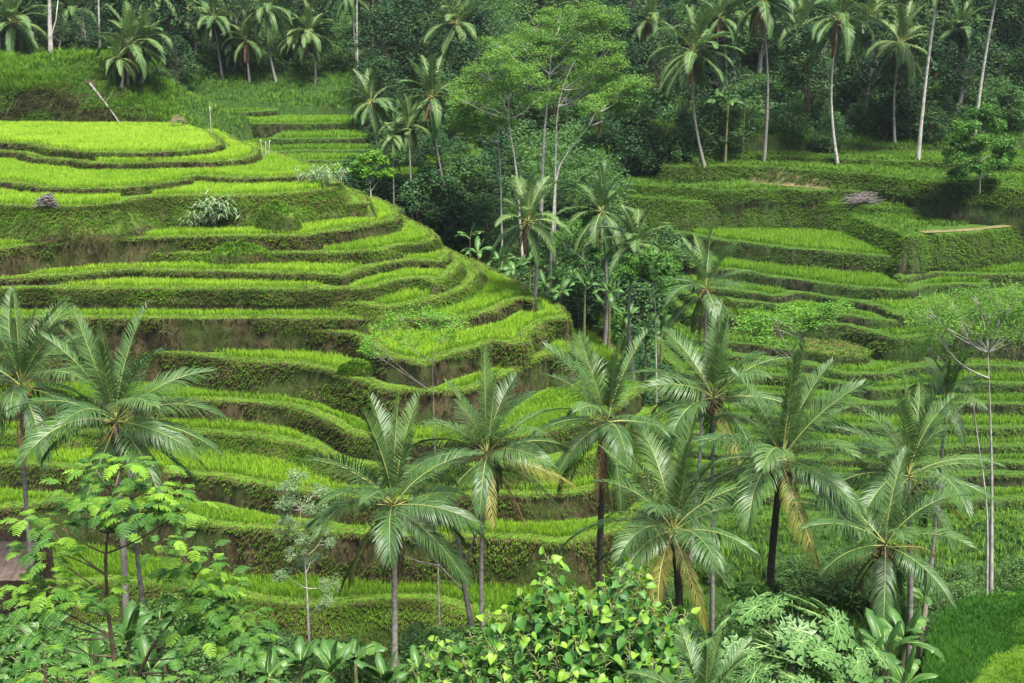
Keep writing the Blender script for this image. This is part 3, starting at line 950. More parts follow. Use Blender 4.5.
for v in range(4):
    r = np.random.default_rng(40 + v)
    g = Geo()
    frond_into(g, 4.3, -10 - 12 * v, 44, 56, 0.9, 0.95, 0.042, r, sweep=r.uniform(-.2, .2), gaps=0.12, tone0=.45)
    OLDF.append(g.mesh('frond', [M['frond_old'], M['rachis']]))
DRYF = []
for v in range(3):
    r = np.random.default_rng(50 + v)
    g = Geo()
    frond_into(g, 3.8, -48 - 12 * v, 30, 44, 1.2, 0.7, 0.05, r, sweep=r.uniform(-.2, .2), gaps=0.25)
    DRYF.append(g.mesh('dead_frond', [M['dry'], M['dry']]))


def blob(g, c, rx, rz, m, tone, k=7, rows=5):
    th = np.linspace(0, np.pi, rows + 1)[1:-1]
    a = np.linspace(0, 2 * np.pi, k, endpoint=False)
    V = [np.array([[0, 0, rz]])]
    for t in th:
        V.append(np.c_[rx * np.sin(t) * np.cos(a), rx * np.sin(t) * np.sin(a), np.full(k, rz * np.cos(t))])
    V.append(np.array([[0, 0, -rz]]))
    V = np.concatenate(V) + np.asarray(c)
    tr = [(0, 1 + j, 1 + (j + 1) % k) for j in range(k)]
    n = len(th)
    last = 1 + n * k
    tr += [(last, 1 + (n - 1) * k + (j + 1) % k, 1 + (n - 1) * k + j) for j in range(k)]
    q = []
    for i in range(n - 1):
        for j in range(k):
            q.append((1 + i * k + j, 1 + (i + 1) * k + j, 1 + (i + 1) * k + (j + 1) % k, 1 + i * k + (j + 1) % k))
    g.add(V, tr, q, m, tone)


NUTS = []
for v in range(2):
    r = np.random.default_rng(70 + v)
    g = Geo()
    for k in range(16):
        a = r.uniform(0, 6.28); rr = r.uniform(.22, .5)
        blob(g, (rr * math.cos(a), rr * math.sin(a), r.uniform(-.75, .05)), .115, .14, 0, r.uniform(.2, 1))
    for k in range(7):
        a = r.uniform(0, 6.28)
        P = [(0.1 * math.cos(a), 0.1 * math.sin(a), .1), (.35 * math.cos(a), .35 * math.sin(a), .2), (.55 * math.cos(a), .55 * math.sin(a), -.1), (.62 * math.cos(a), .62 * math.sin(a), -.45)]
        g.tube(P, [.03, .03, .025, .015], 4, 1, r.uniform(.3, 1))
    NUTS.append(g.mesh('coconut_bunch', [M['nut'], M['dry']]))


def trunk_mesh(B, C, r0, r1, mat, bend=(0, 0), n=16, k=9, name='trunk', flare=0.5):
    "from the origin up to C (given relative to the foot B)"
    t = np.linspace(0, 1, n)[:, None]
    d = np.asarray(C, float)
    P = t * d + np.sin(t * np.pi) * np.array([bend[0], bend[1], 0.0])
    rad = (r0 + (r1 - r0) * t[:, 0]) * (1 + flare * np.exp(-t[:, 0] * n * .55))
    rad = rad * (1 + 0.04 * np.sin(np.arange(n) * 2.4))
    g = Geo(); g.tube(P, rad, k, 0, 0.5)
    return g.mesh(name, [mat])


def palm(u, v, D, rpx, foot=None, n=24, label='', group='coconut palms standing before the terraces', seed=0, dead=1, nuts=True, dark=False, lo=-46, az0=0.0, rt=0.15, bend=None, name='coconut_palm', leanx=0.0):
    r = np.random.default_rng(900 + seed)
    C = at_d(u, v, D)
    k = ppm(D, C[2])
    L = rpx / k * 1.12
    n = n + 4
    if foot is not None:
        Db = D
        for _ in range(6):
            B = at_d(foot[0], foot[1], Db)
            zg = float(ground(np.array([B[0]]), np.array([Db]))[0])
            break
        bx = B[0]; by = D
    else:
        bx = C[0] + leanx; by = D
    bz = float(ground(np.array([bx]), np.array([by]))[0]) - 0.15
    o = empty(name, (bx, by, bz))
    tag(o, label, 'palm', group)
    loc = C - np.array([bx, by, bz])
    bd = bend if bend is not None else (r.normal(0, .35), r.normal(0, .3))
    obj('trunk', trunk_mesh(None, loc, rt * 1.15, rt * .8, M['palm_bark_dark' if dark else 'palm_bark'], bd), o)
    for i in range(n):
        t = i / (n - 1)
        el = 88 - (88 - lo) * t ** 1.12 + r.normal(0, 7)
        e = min(ELEV, key=lambda q: abs(q - el))
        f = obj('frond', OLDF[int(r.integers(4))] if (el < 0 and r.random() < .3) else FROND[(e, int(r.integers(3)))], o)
        f.location = tuple(loc + np.array([0, 0, 0.25 * (1 - t)]))
        f.rotation_euler = (r.normal(0, .2), r.normal(0, .1), az0 + i * 2.39996 + r.normal(0, .3))
        sc = L / 4.6 * (1.02 if el > 60 else 1.0) * r.uniform(.86, 1.1)
        f.scale = (sc, sc, sc)
    if nuts:
        f = obj('coconut_bunch', NUTS[seed % 2], o); f.location = tuple(loc - np.array([0, 0, .1])); f.rotation_euler = (0, 0, r.uniform(0, 6))
        q = min(1.2, max(.8, L / 4.6)); f.scale = (q, q, q)
    for i in range(dead + 1):
        f = obj('dead_frond', DRYF[i % 3], o); f.location = tuple(loc - np.array([0, 0, .15])); f.rotation_euler = (0, 0, r.uniform(0, 6.28))
        q = L / 4.6; f.scale = (q, q, q)
    return o


palm(21, 388, 60, 84, (34, 545), 22, 'palm cut by the left edge of the photo, slim grey trunk before a dark bank', seed=1, az0=.4, rt=.13)
palm(116, 424, 53, 98, (124, 668), 26, 'large round crowned palm on a straight pale trunk above the feathery tree at lower left', seed=2, dead=1, rt=.16, lo=-38)
palm(394, 508, 52, 92, (393, 664), 22, 'palm with a ringed trunk and brown tipped fronds beside the dead white branches', seed=3, dead=2, rt=.15, lo=-40)
palm(487, 457, 58, 84, (488, 616), 21, 'slender palm with an upright spear leaf just right of the dead leaning tree', seed=4, dead=0, rt=.13)
palm(607, 424, 62, 84, (613, 560), 21, 'palm with a dark shaggy trunk and hanging dead fronds right of the hill nose', seed=5, dead=3, dark=True, rt=.2, lo=-44)
palm(673, 533, 49, 98, (672, 612), 20, 'low palm with wide open fronds and a dark trunk directly behind the heart leaved bush', seed=6, dead=1, dark=True, rt=.2, lo=-30)
palm(713, 400, 66, 82, (717, 620), 21, 'palm on a slim grey trunk half hidden behind the lush dense one', seed=7, dead=1, rt=.13, lo=-30)
palm(706, 290, 92, 56, (698, 380), 19, 'smaller palm with stiff spread fronds rising above the group, before the dark gully', seed=8, dead=2, rt=.13, lo=-50)
palm(782, 462, 52, 102, (780, 592), 27, 'lush dense palm with a dark straight trunk, middle of the right hand group', seed=9, dead=1, dark=True, rt=.19, lo=-34)
palm(908, 478, 55, 92, (913, 640), 21, 'palm with a tall spear leaf directly behind the lowest palm at right', seed=10, dead=1, rt=.15, lo=-26)
palm(885, 548, 48, 84, (880, 628), 20, 'lowest palm at right, hanging fronds round a dark trunk beside the grass shelf', seed=11, dead=2, dark=True, rt=.2, lo=-62)
palm(946, 400, 72, 52, None, 14, 'small palm with dark upright fronds, behind and above the right hand group', seed=12, dead=0, nuts=False, rt=.13, lo=0)

# a young palm low in the foreground
def young_palm(u, v, D, rpx, label, seed=0, n=11):
    C = at_d(u, v, D); r = np.random.default_rng(seed)
    o = empty('young_palm', C); tag(o, label, 'palm')
    obj('trunk', trunk_mesh(None, (0, 0, .5), .12, .08, M['brown_bark'], n=5), o).location = (0, 0, -.45)
    for i in range(n):
        el = 86 - 50 * i / n
        e = min(ELEV, key=lambda q: abs(q - el))
        f = obj('frond', FROND[(e, i % 3)], o); f.rotation_euler = (0, 0, i * 2.4 + seed)
        q = rpx / ppm(D, C[2]) / 4.6; f.scale = (q, q, q)
    return o


young_palm(704, 716, 15.5, 92, 'stemless young palm with upright yellow green leaves between the bush and the papaya', 5)

# ---- palms farther off: trunk and one crown each
CROWN = []
for v in range(5):
    r = np.random.default_rng(300 + v)
    g = Geo()
    n = 25 + v
    for i in range(n):
        t = i / (n - 1)
        el = 86 - 135 * t ** 0.95 + r.normal(0, 9)
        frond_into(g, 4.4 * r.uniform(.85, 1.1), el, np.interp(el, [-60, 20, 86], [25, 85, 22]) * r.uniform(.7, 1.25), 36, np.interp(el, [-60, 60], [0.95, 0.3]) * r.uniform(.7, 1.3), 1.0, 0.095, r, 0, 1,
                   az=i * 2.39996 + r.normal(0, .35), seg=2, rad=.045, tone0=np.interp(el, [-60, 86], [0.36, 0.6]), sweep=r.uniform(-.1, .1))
    for i in range(3 + v % 3):
        frond_into(g, 3.2, -60 - r.uniform(0, 20), 18, 16, 1.2, .6, .11, r, 2, 2, az=r.uniform(0, 6.28), seg=2, rad=.04)
    for i in range(9):
        a = r.uniform(0, 6.28); blob(g, (.35 * math.cos(a), .35 * math.sin(a), r.uniform(-.6, 0)), .15, .18, 3, r.random(), 5, 4)
    CROWN.append(g.mesh('crown', [M['frond_far'], M['rachis'], M['dry'], M['nut']]))


def far_palm(u, v, D, rpx, foot, label, group='palms along the forest edge', seed=0, rt=.17, bend=None, pale=False):
    r = np.random.default_rng(1200 + seed)
    C = at_d(u, v, D)
    L = rpx / ppm(D, C[2]) * 1.25
    B = at_d(foot[0], foot[1], D)
    bz = float(ground(np.array([B[0]]), np.array([D]))[0]) - .3
    o = empty('coconut_palm', (B[0], D, bz)); tag(o, label, 'palm', group)
    loc = C - np.array([B[0], D, bz])
    obj('trunk', trunk_mesh(None, loc, rt * 1.2, rt * .75, M['pale_bark' if pale else 'palm_bark'], bend if bend is not None else (r.normal(0, .5), 0), n=10, k=7), o)
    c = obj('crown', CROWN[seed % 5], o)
    c.location = tuple(loc); q = L / 4.4; c.scale = (q, q, q); c.rotation_euler = (r.normal(0, .08), r.normal(0, .08), r.uniform(0, 6.28))
    return o


GUL = 'palms growing in the dark gully'
far_palm(528, 222, 116, 40, (533, 300), 'palm with fronds spread flat over the gully, right of the terraced nose', GUL, 1)
far_palm(602, 212, 120, 40, (606, 300), 'palm in the gully with an upright yellowish spear leaf, left of the tall thin one', GUL, 2)
far_palm(636, 244, 108, 38, (635, 352), 'palm on a thin straight trunk at the right edge of the gully', GUL, 3, rt=.13)
far_palm(371, 102, 152, 28, (381, 205), 'palm over the far end of the gully with a glossy pale crown, leftmost there', GUL, 4, rt=.14)
far_palm(408, 124, 146, 25, (411, 216), 'small crowned palm on a very thin straight trunk, left of the curved one', GUL, 5, rt=.12)
far_palm(432, 96, 148, 36, (461, 212), 'palm with a long trunk slanting to the lower right beside the umbrella trees', GUL, 6, rt=.13, bend=(-.8, 0))
far_palm(393, 136, 144, 18, (395, 214), 'shortest palm of the gully head, a small tuft on a thin stem', GUL, 7, rt=.1)
E2 = 'palms along the forest edge'
far_palm(456, 24, 188, 36, (452, 84), 'round crowned palm rising behind the left side of the umbrella trees', E2, 8)
far_palm(693, 52, 168, 40, (706, 136), 'palm with a curved trunk and long drooping fronds, right of the umbrella trees', E2, 9, bend=(-.7, 0))
far_palm(762, 2, 170, 38, (766, 126), 'palm with a straight grey trunk and browned skirt, first one right of the curved palm', E2, 10)
far_palm(838, 20, 168, 40, (840, 141), 'palm with orange brown hanging fronds on a tall pale trunk above the upper right steps', E2, 11, pale=True)
far_palm(941, -30, 166, 36, (918, 159), 'tallest leaning palm at right, white trunk with its crown above the photo', E2, 12, pale=True, rt=.2)
far_palm(1003, -36, 172, 36, (977, 112), 'leaning white trunked palm near the right edge, crown above the photo', E2, 13, pale=True, rt=.2)
far_palm(900, 44, 176, 34, (899, 100), 'shorter palm with a wide dusty crown between two white leaning trunks', E2, 14)
far_palm(131, 44, 178, 34, (128, 88), 'bushy low palm on the left bank beside the fallen trunk', E2, 15)
far_palm(119, 58, 177, 22, (121, 93), 'low palm with a swollen crown base leaning into the bushy one on the left bank', E2, 16, bend=(.4, 0))
far_palm(148, 38, 180, 26, (142, 88), 'dark palm leaning right behind the bushy one on the left bank', E2, 17)
far_palm(12, 22, 186, 34, (14, 64), 'palm at the upper left corner with yellowing fronds', E2, 18)
far_palm(214, 18, 206, 26, (222, 68), 'palm left of three along the grassy rise, crown near the top of the photo', E2, 19)
far_palm(246, 40, 204, 24, (249, 72), 'low crowned palm in the middle of the grassy rise', E2, 20)
far_palm(266, 8, 204, 28, (276, 77), 'palm with a trunk slanting right on the grassy rise', E2, 21)
far_palm(309, 32, 203, 26, (315, 76), 'palm with a pale drooping crown on the right of the grassy rise', E2, 22)
far_palm(350, -6, 205, 24, (358, 78), 'thin palm at the right end of the grassy rise, crown at the top edge', E2, 23)
far_palm(186, 10, 212, 26, (196, 60), 'half hidden palm left of the grassy rise', E2, 24)
far_palm(228, 2, 214, 26, (208, 70), 'thin palm leaning left at the back of the grassy rise', E2, 25)
far_palm(72, 10, 196, 26, (74, 62), 'dark palm standing in shade left of the fallen trunk', E2, 26)
far_palm(590, 12, 196, 30, (592, 90), 'palm behind the top of the umbrella trees', E2, 27)
far_palm(650, 20, 192, 28, (646, 110), 'grey palm in the dark gap right of the umbrella trees', E2, 28)
far_palm(400, 10, 204, 28, (404, 80), 'palm between the grassy rise and the umbrella trees', E2, 29)
far_palm(720, 18, 186, 26, (724, 118), 'palm crown deep in the forest between the curved and the straight one', E2, 30)
far_palm(800, 28, 188, 26, (804, 118), 'palm crown deep in the forest left of the orange skirted one', E2, 31)
far_palm(870, 20, 190, 28, (872, 110), 'palm crown deep in the forest right of the orange skirted one', E2, 32)
far_palm(960, 30, 188, 28, (962, 110), 'palm crown deep in the forest between the two white leaning trunks', E2, 33)
far_palm(540, 0, 205, 28, (542, 90), 'palm crown at the top edge above the umbrella trees', E2, 34)
far_palm(160, -6, 208, 28, (162, 60), 'palm at the top edge behind the left bank', E2, 35)
far_palm(36, -4, 204, 28, (38, 62), 'palm at the top edge left of the pale forest trunk', E2, 36)

r4 = np.random.default_rng(44)
for i in range(22):
    u = r4.uniform(0, 1024); D = r4.uniform(192, 222); v = r4.uniform(-14, 52)
    if 150 < u < 370 and D < 208: D += 14
    far_palm(u, v, D, r4.uniform(19, 27), (u + r4.uniform(-6, 6), v + 70), 'palm crown half hidden among the dark trees of the forest', 'palms deep in the forest', 60 + i)

# ------------------------------------------------------------------ broadleaf trees and shrubs
M['leaf_forest'] = leaf_mat('forest_leaf', (0.014, 0.040, 0.018), (0.032, 0.078, 0.028), (0.08, 0.145, 0.044), 0.6, 0.25, 0.12, 0.16, 0.34)
M['leaf_gully'] = leaf_mat('gully_leaf', (0.016, 0.05, 0.018), (0.034, 0.092, 0.026), (0.08, 0.165, 0.04), 0.5, 0.25, 0.22, 0.12, 0.28)
M['leaf_mid'] = leaf_mat('tree_leaf', (0.03, 0.09, 0.016), (0.06, 0.16, 0.022), (0.12, 0.26, 0.035), 0.5, 0.3, 0.2, 0.12, 0.08)
M['leaf_fresh'] = leaf_mat('fresh_leaf', (0.05, 0.15, 0.012), (0.10, 0.25, 0.018), (0.22, 0.40, 0.03), 0.5, 0.35, 0.35, 0.08, 0.05)
M['leaf_albizia'] = leaf_mat('umbrella_leaf', (0.065, 0.155, 0.028), (0.115, 0.235, 0.038), (0.20, 0.33, 0.055), 0.6, 0.4, 0.12, 0.12, 0.06)
M['leaf_grey'] = leaf_mat('grey_leaf', (0.08, 0.15, 0.06), (0.15, 0.24, 0.10), (0.30, 0.38, 0.20), 0.5, 0.3, 0.35, 0.08, 0.05)


def leaf_quads(g, c, n_dir, size, tone, r, m=0, narrow=0.5, hang=0.0):
    """one folded leaf (two faces along its midrib) per row of c"""
    n = len(c)
    a = r.uniform(0, 2 * np.pi, n)
    t = np.c_[np.cos(a), np.sin(a), r.normal(-hang, .35, n)]
    t = unit(t)
    nn = unit(n_dir + r.normal(0, .35, (n, 3)))
    b = unit(np.cross(nn, t))
    nn = np.cross(t, b)
    s = size * r.uniform(.7, 1.3, n)
    L = s[:, None]; Wd = (s * narrow)[:, None]
    V = np.stack([c - t * L * .5, c + b * Wd * .5 + nn * L * .08, c + t * L * .5 - nn * L * .1, c - b * Wd * .5 + nn * L * .08], 1).reshape(-1, 3)
    i = np.arange(n)[:, None] * 4
    T = np.concatenate([i + np.array([[0, 1, 2]]), i + np.array([[0, 2, 3]])])
    g.add(V, T, None, m, np.repeat(tone, 4))


def clump(g, c, rad, n, size, r, m=0, flat=1.0, tone=None, narrow=.5, shell=0.55, hang=0.1):
    d = unit(r.normal(0, 1, (n, 3)))
    rr = rad * (shell + (1 - shell) * r.random(n)) ** (1 / 1.6)
    p = d * rr[:, None] * np.array([1, 1, flat])
    tn = (r.uniform(.25, .75) if tone is None else tone) + r.normal(0, .1, n)
    nd = unit(d * np.array([.7, .7, .5]) + np.array([0, 0, .9]))
    leaf_quads(g, np.asarray(c) + p, nd, size, tn, r, m, narrow, hang)


def limb(g, a, b, r0, r1, r, m=0, sag=0.1, k=6, n=7):
    a = np.asarray(a, float); b = np.asarray(b, float)
    t = np.linspace(0, 1, n)[:, None]
    L = np.linalg.norm(b - a)
    mid = np.array([0, 0, -sag * L]) + r.normal(0, .04 * L, 3)
    P = a + (b - a) * t + np.sin(np.pi * t) * mid
    g.tube(P, r0 + (r1 - r0) * t[:, 0], k, m, .5)
    return P


def tree_meshes(seed, h, cr, ch, tr, nclump, crad, nleaf, lsize, lmat, bmat, low=0.35, flat=0.8, shape='round', narrow=.5):
    """trunk with limbs, and the crown: leaf clumps on the limb ends, with gaps between them"""
    r = np.random.default_rng(seed)
    g = Geo(); f = Geo()
    top = np.array([r.normal(0, .05) * h, r.normal(0, .05) * h, h * .88])
    n = 10
    t = np.linspace(0, 1, n)[:, None]
    P = t * top + np.sin(t * np.pi) * r.normal(0, .03 * h, 3) * [1, 1, 0]
    g.tube(P, tr * (1.1 - .9 * t[:, 0]) * (1 + .5 * np.exp(-t[:, 0] * 8)), 8, 0, .5)
    for i in range(nclump):
        zf = low + (1 - low) * (i + r.random()) / nclump
        w = {'round': math.sin(math.pi * min(1, max(0.12, (zf - low) / (1 - low) * .85 + .12))), 'cone': 1.05 - .85 * (zf - low) / (1 - low), 'flat': .35 + .65 * (zf - low) / (1 - low)}[shape]
        a = i * 2.4 + r.normal(0, .4)
        rr = cr * w * math.sqrt(r.uniform(.15, 1))
        c = np.array([math.cos(a) * rr, math.sin(a) * rr, 0]) + np.array([top[0] * zf, top[1] * zf, h * (zf * .98)])
        k = max(1, int((zf * .75) * (n - 1)))
        limb(g, P[k], c, tr * .35 * (1.1 - zf * .7), tr * .06, r, 0, -.08, 5, 5)
        clump(f, c, crad * r.uniform(.7, 1.25), int(nleaf * r.uniform(.7, 1.2)), lsize, r, 0, flat, None, narrow)
    return g.mesh('trunk', [bmat]), f.mesh('crown', [lmat])


FT = []
for i in range(6):
    FT.append(tree_meshes(2000 + i, 14, 4.6, 8, .26, 46, 1.45, 120, .42, M['leaf_forest'], M['pale_bark'] if i % 2 else M['brown_bark'], .28, .75, 'round' if i % 3 else 'cone'))
GT = []
for i in range(4):
    GT.append(tree_meshes(2100 + i, 7, 3.0, 5, .13, 30, 1.05, 110, .34, M['leaf_gully'], M['brown_bark'], .15, .8, 'round'))


def place_tree(meshes, x, y, h_scale, label, cat, group, name, w_scale=None, rz=None, z=None):
    zz = float(ground(np.array([x]), np.array([y]))[0]) - .2 if z is None else z
    o = empty(name, (x, y, zz), rz if rz is not None else random.uniform(0, 6.28))
    tag(o, label, cat, group)
    ws = w_scale or h_scale
    for nm, me in zip(('trunk', 'crown'), meshes):
        c = obj(nm, me, o); c.scale = (ws, ws, h_scale)
    return o


def GZ(x, y):
    "land without the steps on it"
    ix = np.clip(((x - RX0) / RS).astype(int), 0, NX - 1); iy = np.clip(((y - RY0) / RS).astype(int), 0, NY - 1)
    return np.where(LAB[iy, ix] < 0, 999.0, -999.0)


# the forest: every tree its own, three rows deep
rf = np.random.default_rng(77)
ROWS = [(184, 8.5, .8, 1.1), (198, 9, .95, 1.25), (214, 10, 1.0, 1.4), (236, 12, 1.1, 1.5), (262, 14, 1.2, 1.6)]
KIND = ['dark rounded tree in the shaded forest above the terraces', 'deep green tree of the forest with an uneven crown and pale bark', 'dark tree of the forest tapering to a narrow top',
        'dark leafy tree of the forest with a pale stem', 'blue green tree crowding the forest edge', 'deep green tree of the forest with a pale stem and narrow top']
for D, sp, s0, s1 in ROWS:
    x = -0.46 * D - 4
    while x < 0.46 * D + 6:
        y = D + rf.uniform(-5, 5)
        xx = x + rf.uniform(-2.5, 2.5)
        u = px_of(xx, y, -8.0)[0]
        x += sp * rf.uniform(.8, 1.2)
        if y < 204 and 165 < u < 365: continue           # the grassy rise stays open
        if y < 192 and u < 175: continue
        k = int(rf.integers(6)); sc = rf.uniform(s0, s1)
        place_tree(FT[k], xx, y, sc, KIND[k], 'tree', 'trees of the dark forest', 'forest_tree', sc * rf.uniform(.85, 1.2))
for u, D, sc, k in ((30, 192, .62, 0), (60, 190, .5, 3), (90, 188, .5, 1), (158, 188, .6, 4), (175, 200, .7, 2), (4, 188, .7, 5)):
    P = at_d(u, 60, D)
    place_tree(FT[k], P[0], D, sc, KIND[k], 'tree', 'trees of the dark forest', 'forest_tree', sc * 1.2)

# leafy undergrowth on the forest floor and in the gully, one mass
def undergrowth(label, mat, n, test, hmax, size, box):
    x = rf.uniform(box[0], box[1], n); y = rf.uniform(box[2], box[3], n)
    z = ground(x, y)
    u, v, d = px_of(x, y, z)
    ok = (u > -60) & (u < 1084) & test(x, y, z, u, v)
    x, y, z = x[ok], y[ok], z[ok]
    hh = hmax * (0.35 + 0.65 * np.clip(vnoise(x * .15, y * .15, 61) + .4 * vnoise(x * .5, y * .5, 62) + .45, 0, 1))
    k = 14
    X = np.repeat(x, k) + rf.normal(0, .6, len(x) * k); Y = np.repeat(y, k) + rf.normal(0, .6, len(x) * k)
    Z = np.repeat(z, k) + np.repeat(hh, k) * rf.random(len(x) * k)
    tone = np.repeat(rf.uniform(.3, .7, len(x)), k) + rf.normal(0, .1, len(X))
    g = Geo()
    leaf_quads(g, np.c_[X, Y, Z], np.tile([0, -.35, .9], (len(X), 1)), size, tone, rf, 0, .5, .2)
    print('undergrowth', len(X))
    return tag(obj('undergrowth', g.mesh('undergrowth', [mat])), label, kind='stuff')


undergrowth('dark tangled undergrowth on the forest floor', M['leaf_forest'], 16000, lambda x, y, z, u, v: ~((u > 150) & (u < 370) & (y < 206)) & ~((u < 180) & (y < 190)), 3.2, .6, (-115, 115, 178, 290))
undergrowth('dark tangled undergrowth in the shaded gully', M['leaf_gully'], 5000, lambda x, y, z, u, v: (z < GZ(x, y) + .5) & (u > 370) & (u < 690), 2.2, .45, (-30, 30, 98, 180))

# smaller trees and thickets: forest foot, gully, valley floor
SHRUBL = {'edge': 'leafy dark bush at the foot of the forest above the far slope', 'gully': 'broad dark bush filling the shaded gully', 'near': 'dense green shrub on the near bank below the palms'}
def bush(u, D, h, where, name='shrub', v=120, w=None, k=None, label=None, group=None, mesh=None):
    P = at_d(u, v, D)
    k = int(rf.integers(4)) if k is None else k
    return place_tree((mesh or GT)[k], P[0], D, h / 7, label or SHRUBL[where], 'shrub', group or {'edge': 'bushes at the forest foot', 'gully': 'bushes filling the gully', 'near': 'shrubs on the near bank'}[where], name, (w or h * rf.uniform(.9, 1.3)) / 7)


for u in range(640, 1040, 22):
    bush(u + rf.uniform(-8, 8), rf.uniform(173, 182), rf.uniform(3.0, 6.5), 'edge')
for u in range(380, 650, 20):
    bush(u + rf.uniform(-8, 8), rf.uniform(170, 186), rf.uniform(4, 7), 'edge')
for u, D in ((470, 150), (490, 146), (508, 140), (452, 154), (430, 158), (410, 160), (392, 163), (480, 138), (500, 132), (520, 134), (540, 128), (455, 145), (560, 132), (575, 124), (590, 128), (610, 126),
             (640, 118), (655, 122), (652, 112), (612, 130), (628, 126), (540, 140), (520, 148), (560, 145), (585, 140), (610, 138), (636, 134), (660, 128),
             (668, 106), (440, 166), (465, 164), (495, 162), (525, 160), (548, 156), (575, 154), (600, 150), (625, 148)):
    bush(u + rf.uniform(-6, 6), D + rf.uniform(-2, 2), rf.uniform(3.2, 6.0), 'gully')

for u, D in ((350, 153), (365, 151), (382, 149), (398, 150), (414, 147), (432, 148), (450, 150), (468, 152), (484, 156), (640, 141), (655, 146), (672, 149), (630, 150)):
    bush(u, D, rf.uniform(6.5, 9.5), 'gully', label='tall dark thicket filling the head of the gully', group='thickets at the gully head')

for u in (612, 628, 644, 660, 676, 692, 706, 720, 600, 652):
    bush(u, rf.uniform(170.5, 173.0), rf.uniform(5, 7.5), 'edge')

# ---- umbrella-crowned trees (albizia shape): pale forked stems, flat layers of fine leaf
def umbrella_tree(stem, tips, D, label, rt, cr, lmat, name='umbrella_tree', group=None, seed=0, leaf=.25, nleaf=135, flat=.42, sub=12, bark='pale_bark', foot_d=None, dd=3.0):
    """stem: photo points up the trunk; tips: (u, v) of the foliage layers"""
    r = np.random.default_rng(3000 + seed)
    B = at_d(stem[0][0], stem[0][1], D)
    bz = float(ground(np.array([B[0]]), np.array([D]))[0]) - .2
    o = empty(name, (B[0], D, bz)); tag(o, label, 'tree', group)
    O = np.array([B[0], D, bz])
    pts = [np.zeros(3)] + [at_d(u, v, D) - O for u, v in stem[1:]]
    if pts[1][2] < 0.5: pts = [pts[0]] + pts[2:]
    P = np.array(pts)
    d = np.r_[0, np.cumsum(np.linalg.norm(np.diff(P, axis=0), axis=1))]
    s = np.linspace(0, d[-1], 14)
    P = np.c_[np.interp(s, d, P[:, 0]), np.interp(s, d, P[:, 1]), np.interp(s, d, P[:, 2])]
    P = np.c_[smooth_line(P[:, :2], 2), P[:, 2]]
    g = Geo(); f = Geo()
    g.tube(P, rt * (1.05 - .95 * np.linspace(0, 1, 14) ** 1.2), 8, 0, .5)
    for (u, v) in tips:
        c = at_d(u, v, D + r.uniform(-dd, dd)) - O
        # joins the stem below itself
        k = int(np.clip(np.searchsorted(P[:, 2], c[2] - max(1.2, np.hypot(*(c[:2] - P[-1, :2])) * r.uniform(.5, 1.3))), 6, 13))
        Q = limb(g, P[k], c, rt * .36, rt * .08, r, 0, r.uniform(-.05, .12), 6, 7)
        for q in range(sub):
            a = r.uniform(0, 6.28); rr = cr * r.uniform(.3, 1.0)
            c2 = c + np.array([math.cos(a) * rr, math.sin(a) * rr, r.normal(.05, .26) * cr])
            limb(g, Q[4 if q % 2 else 5], c2, rt * .09, rt * .02, r, 0, -.05, 4, 4)
            clump(f, c2, cr * r.uniform(.35, .8), int(nleaf * r.uniform(.6, 1.2)), leaf, r, 0, flat, r.uniform(.3, .72), .5, .2, .1)
    obj('trunk', g.mesh('trunk', [M[bark]]), o)
    obj('crown', f.mesh('crown', [M[lmat]]), o)
    return o


UG = 'tall umbrella trees in the middle of the view'
umbrella_tree([(526, 222), (517, 180), (516, 150), (506, 130), (508, 90), (515, 60)], [(470, 92), (478, 72), (500, 62), (490, 85), (520, 70), (462, 100), (505, 48), (535, 100), (480, 108), (530, 80)], 136,
              'umbrella tree with a white forked stem, leftmost and lowest of the tall group', .2, 2.3, 'leaf_albizia', group=UG, seed=1)
umbrella_tree([(540, 190), (544, 130), (548, 100), (550, 70), (552, 40)], [(530, 28), (560, 14), (580, 22), (545, 40), (515, 40), (595, 30), (570, 45), (600, 14), (535, 55), (575, 60), (610, 20)], 142,
              'tallest umbrella tree with a thick pale trunk, its crown reaching the top of the photo', .27, 2.4, 'leaf_albizia', group=UG, seed=2)
umbrella_tree([(555, 190), (556, 120), (560, 90), (575, 60)], [(590, 62), (605, 50), (575, 80), (612, 66), (560, 92), (598, 80), (615, 78)], 139,
              'umbrella tree with a slim stem, its layers reaching to the right of the tall group', .18, 2.2, 'leaf_albizia', group=UG, seed=3)
umbrella_tree([(549, 208), (556, 165), (578, 140), (600, 112)], [(605, 100), (622, 92), (590, 110), (635, 84), (612, 108)], 132,
              'umbrella tree leaning far to the right on a bent white stem', .2, 1.7, 'leaf_albizia', group=UG, seed=4)
umbrella_tree([(503, 216), (500, 150), (494, 110), (488, 96)], [(470, 118), (482, 128), (500, 122), (460, 126), (490, 112)], 140,
              'thin umbrella tree with a low loose crown under the tallest ones', .16, 1.7, 'leaf_albizia', group=UG, seed=5)
umbrella_tree([(1001, 586), (992, 480), (990, 400), (988, 352)], [(930, 310), (950, 300), (975, 296), (1000, 298), (1020, 296), (1040, 300), (960, 318), (990, 314), (1015, 318), (935, 326), (1005, 330), (1030, 326), (916, 318), (975, 334), (1048, 314)], 70,
              'slender umbrella tree with a tall grey trunk at the right edge beside the grass shelf', .17, 1.25, 'leaf_albizia', seed=6, leaf=.14, nleaf=95, dd=2)
umbrella_tree([(999, 560), (988, 500), (975, 430), (972, 375), (962, 345)], [(940, 340), (958, 332), (925, 346), (950, 356)], 71,
              'thin crooked tree with bare grey forks just left of the tall umbrella tree', .1, .9, 'leaf_albizia', seed=7, leaf=.14, nleaf=50, dd=1.5)
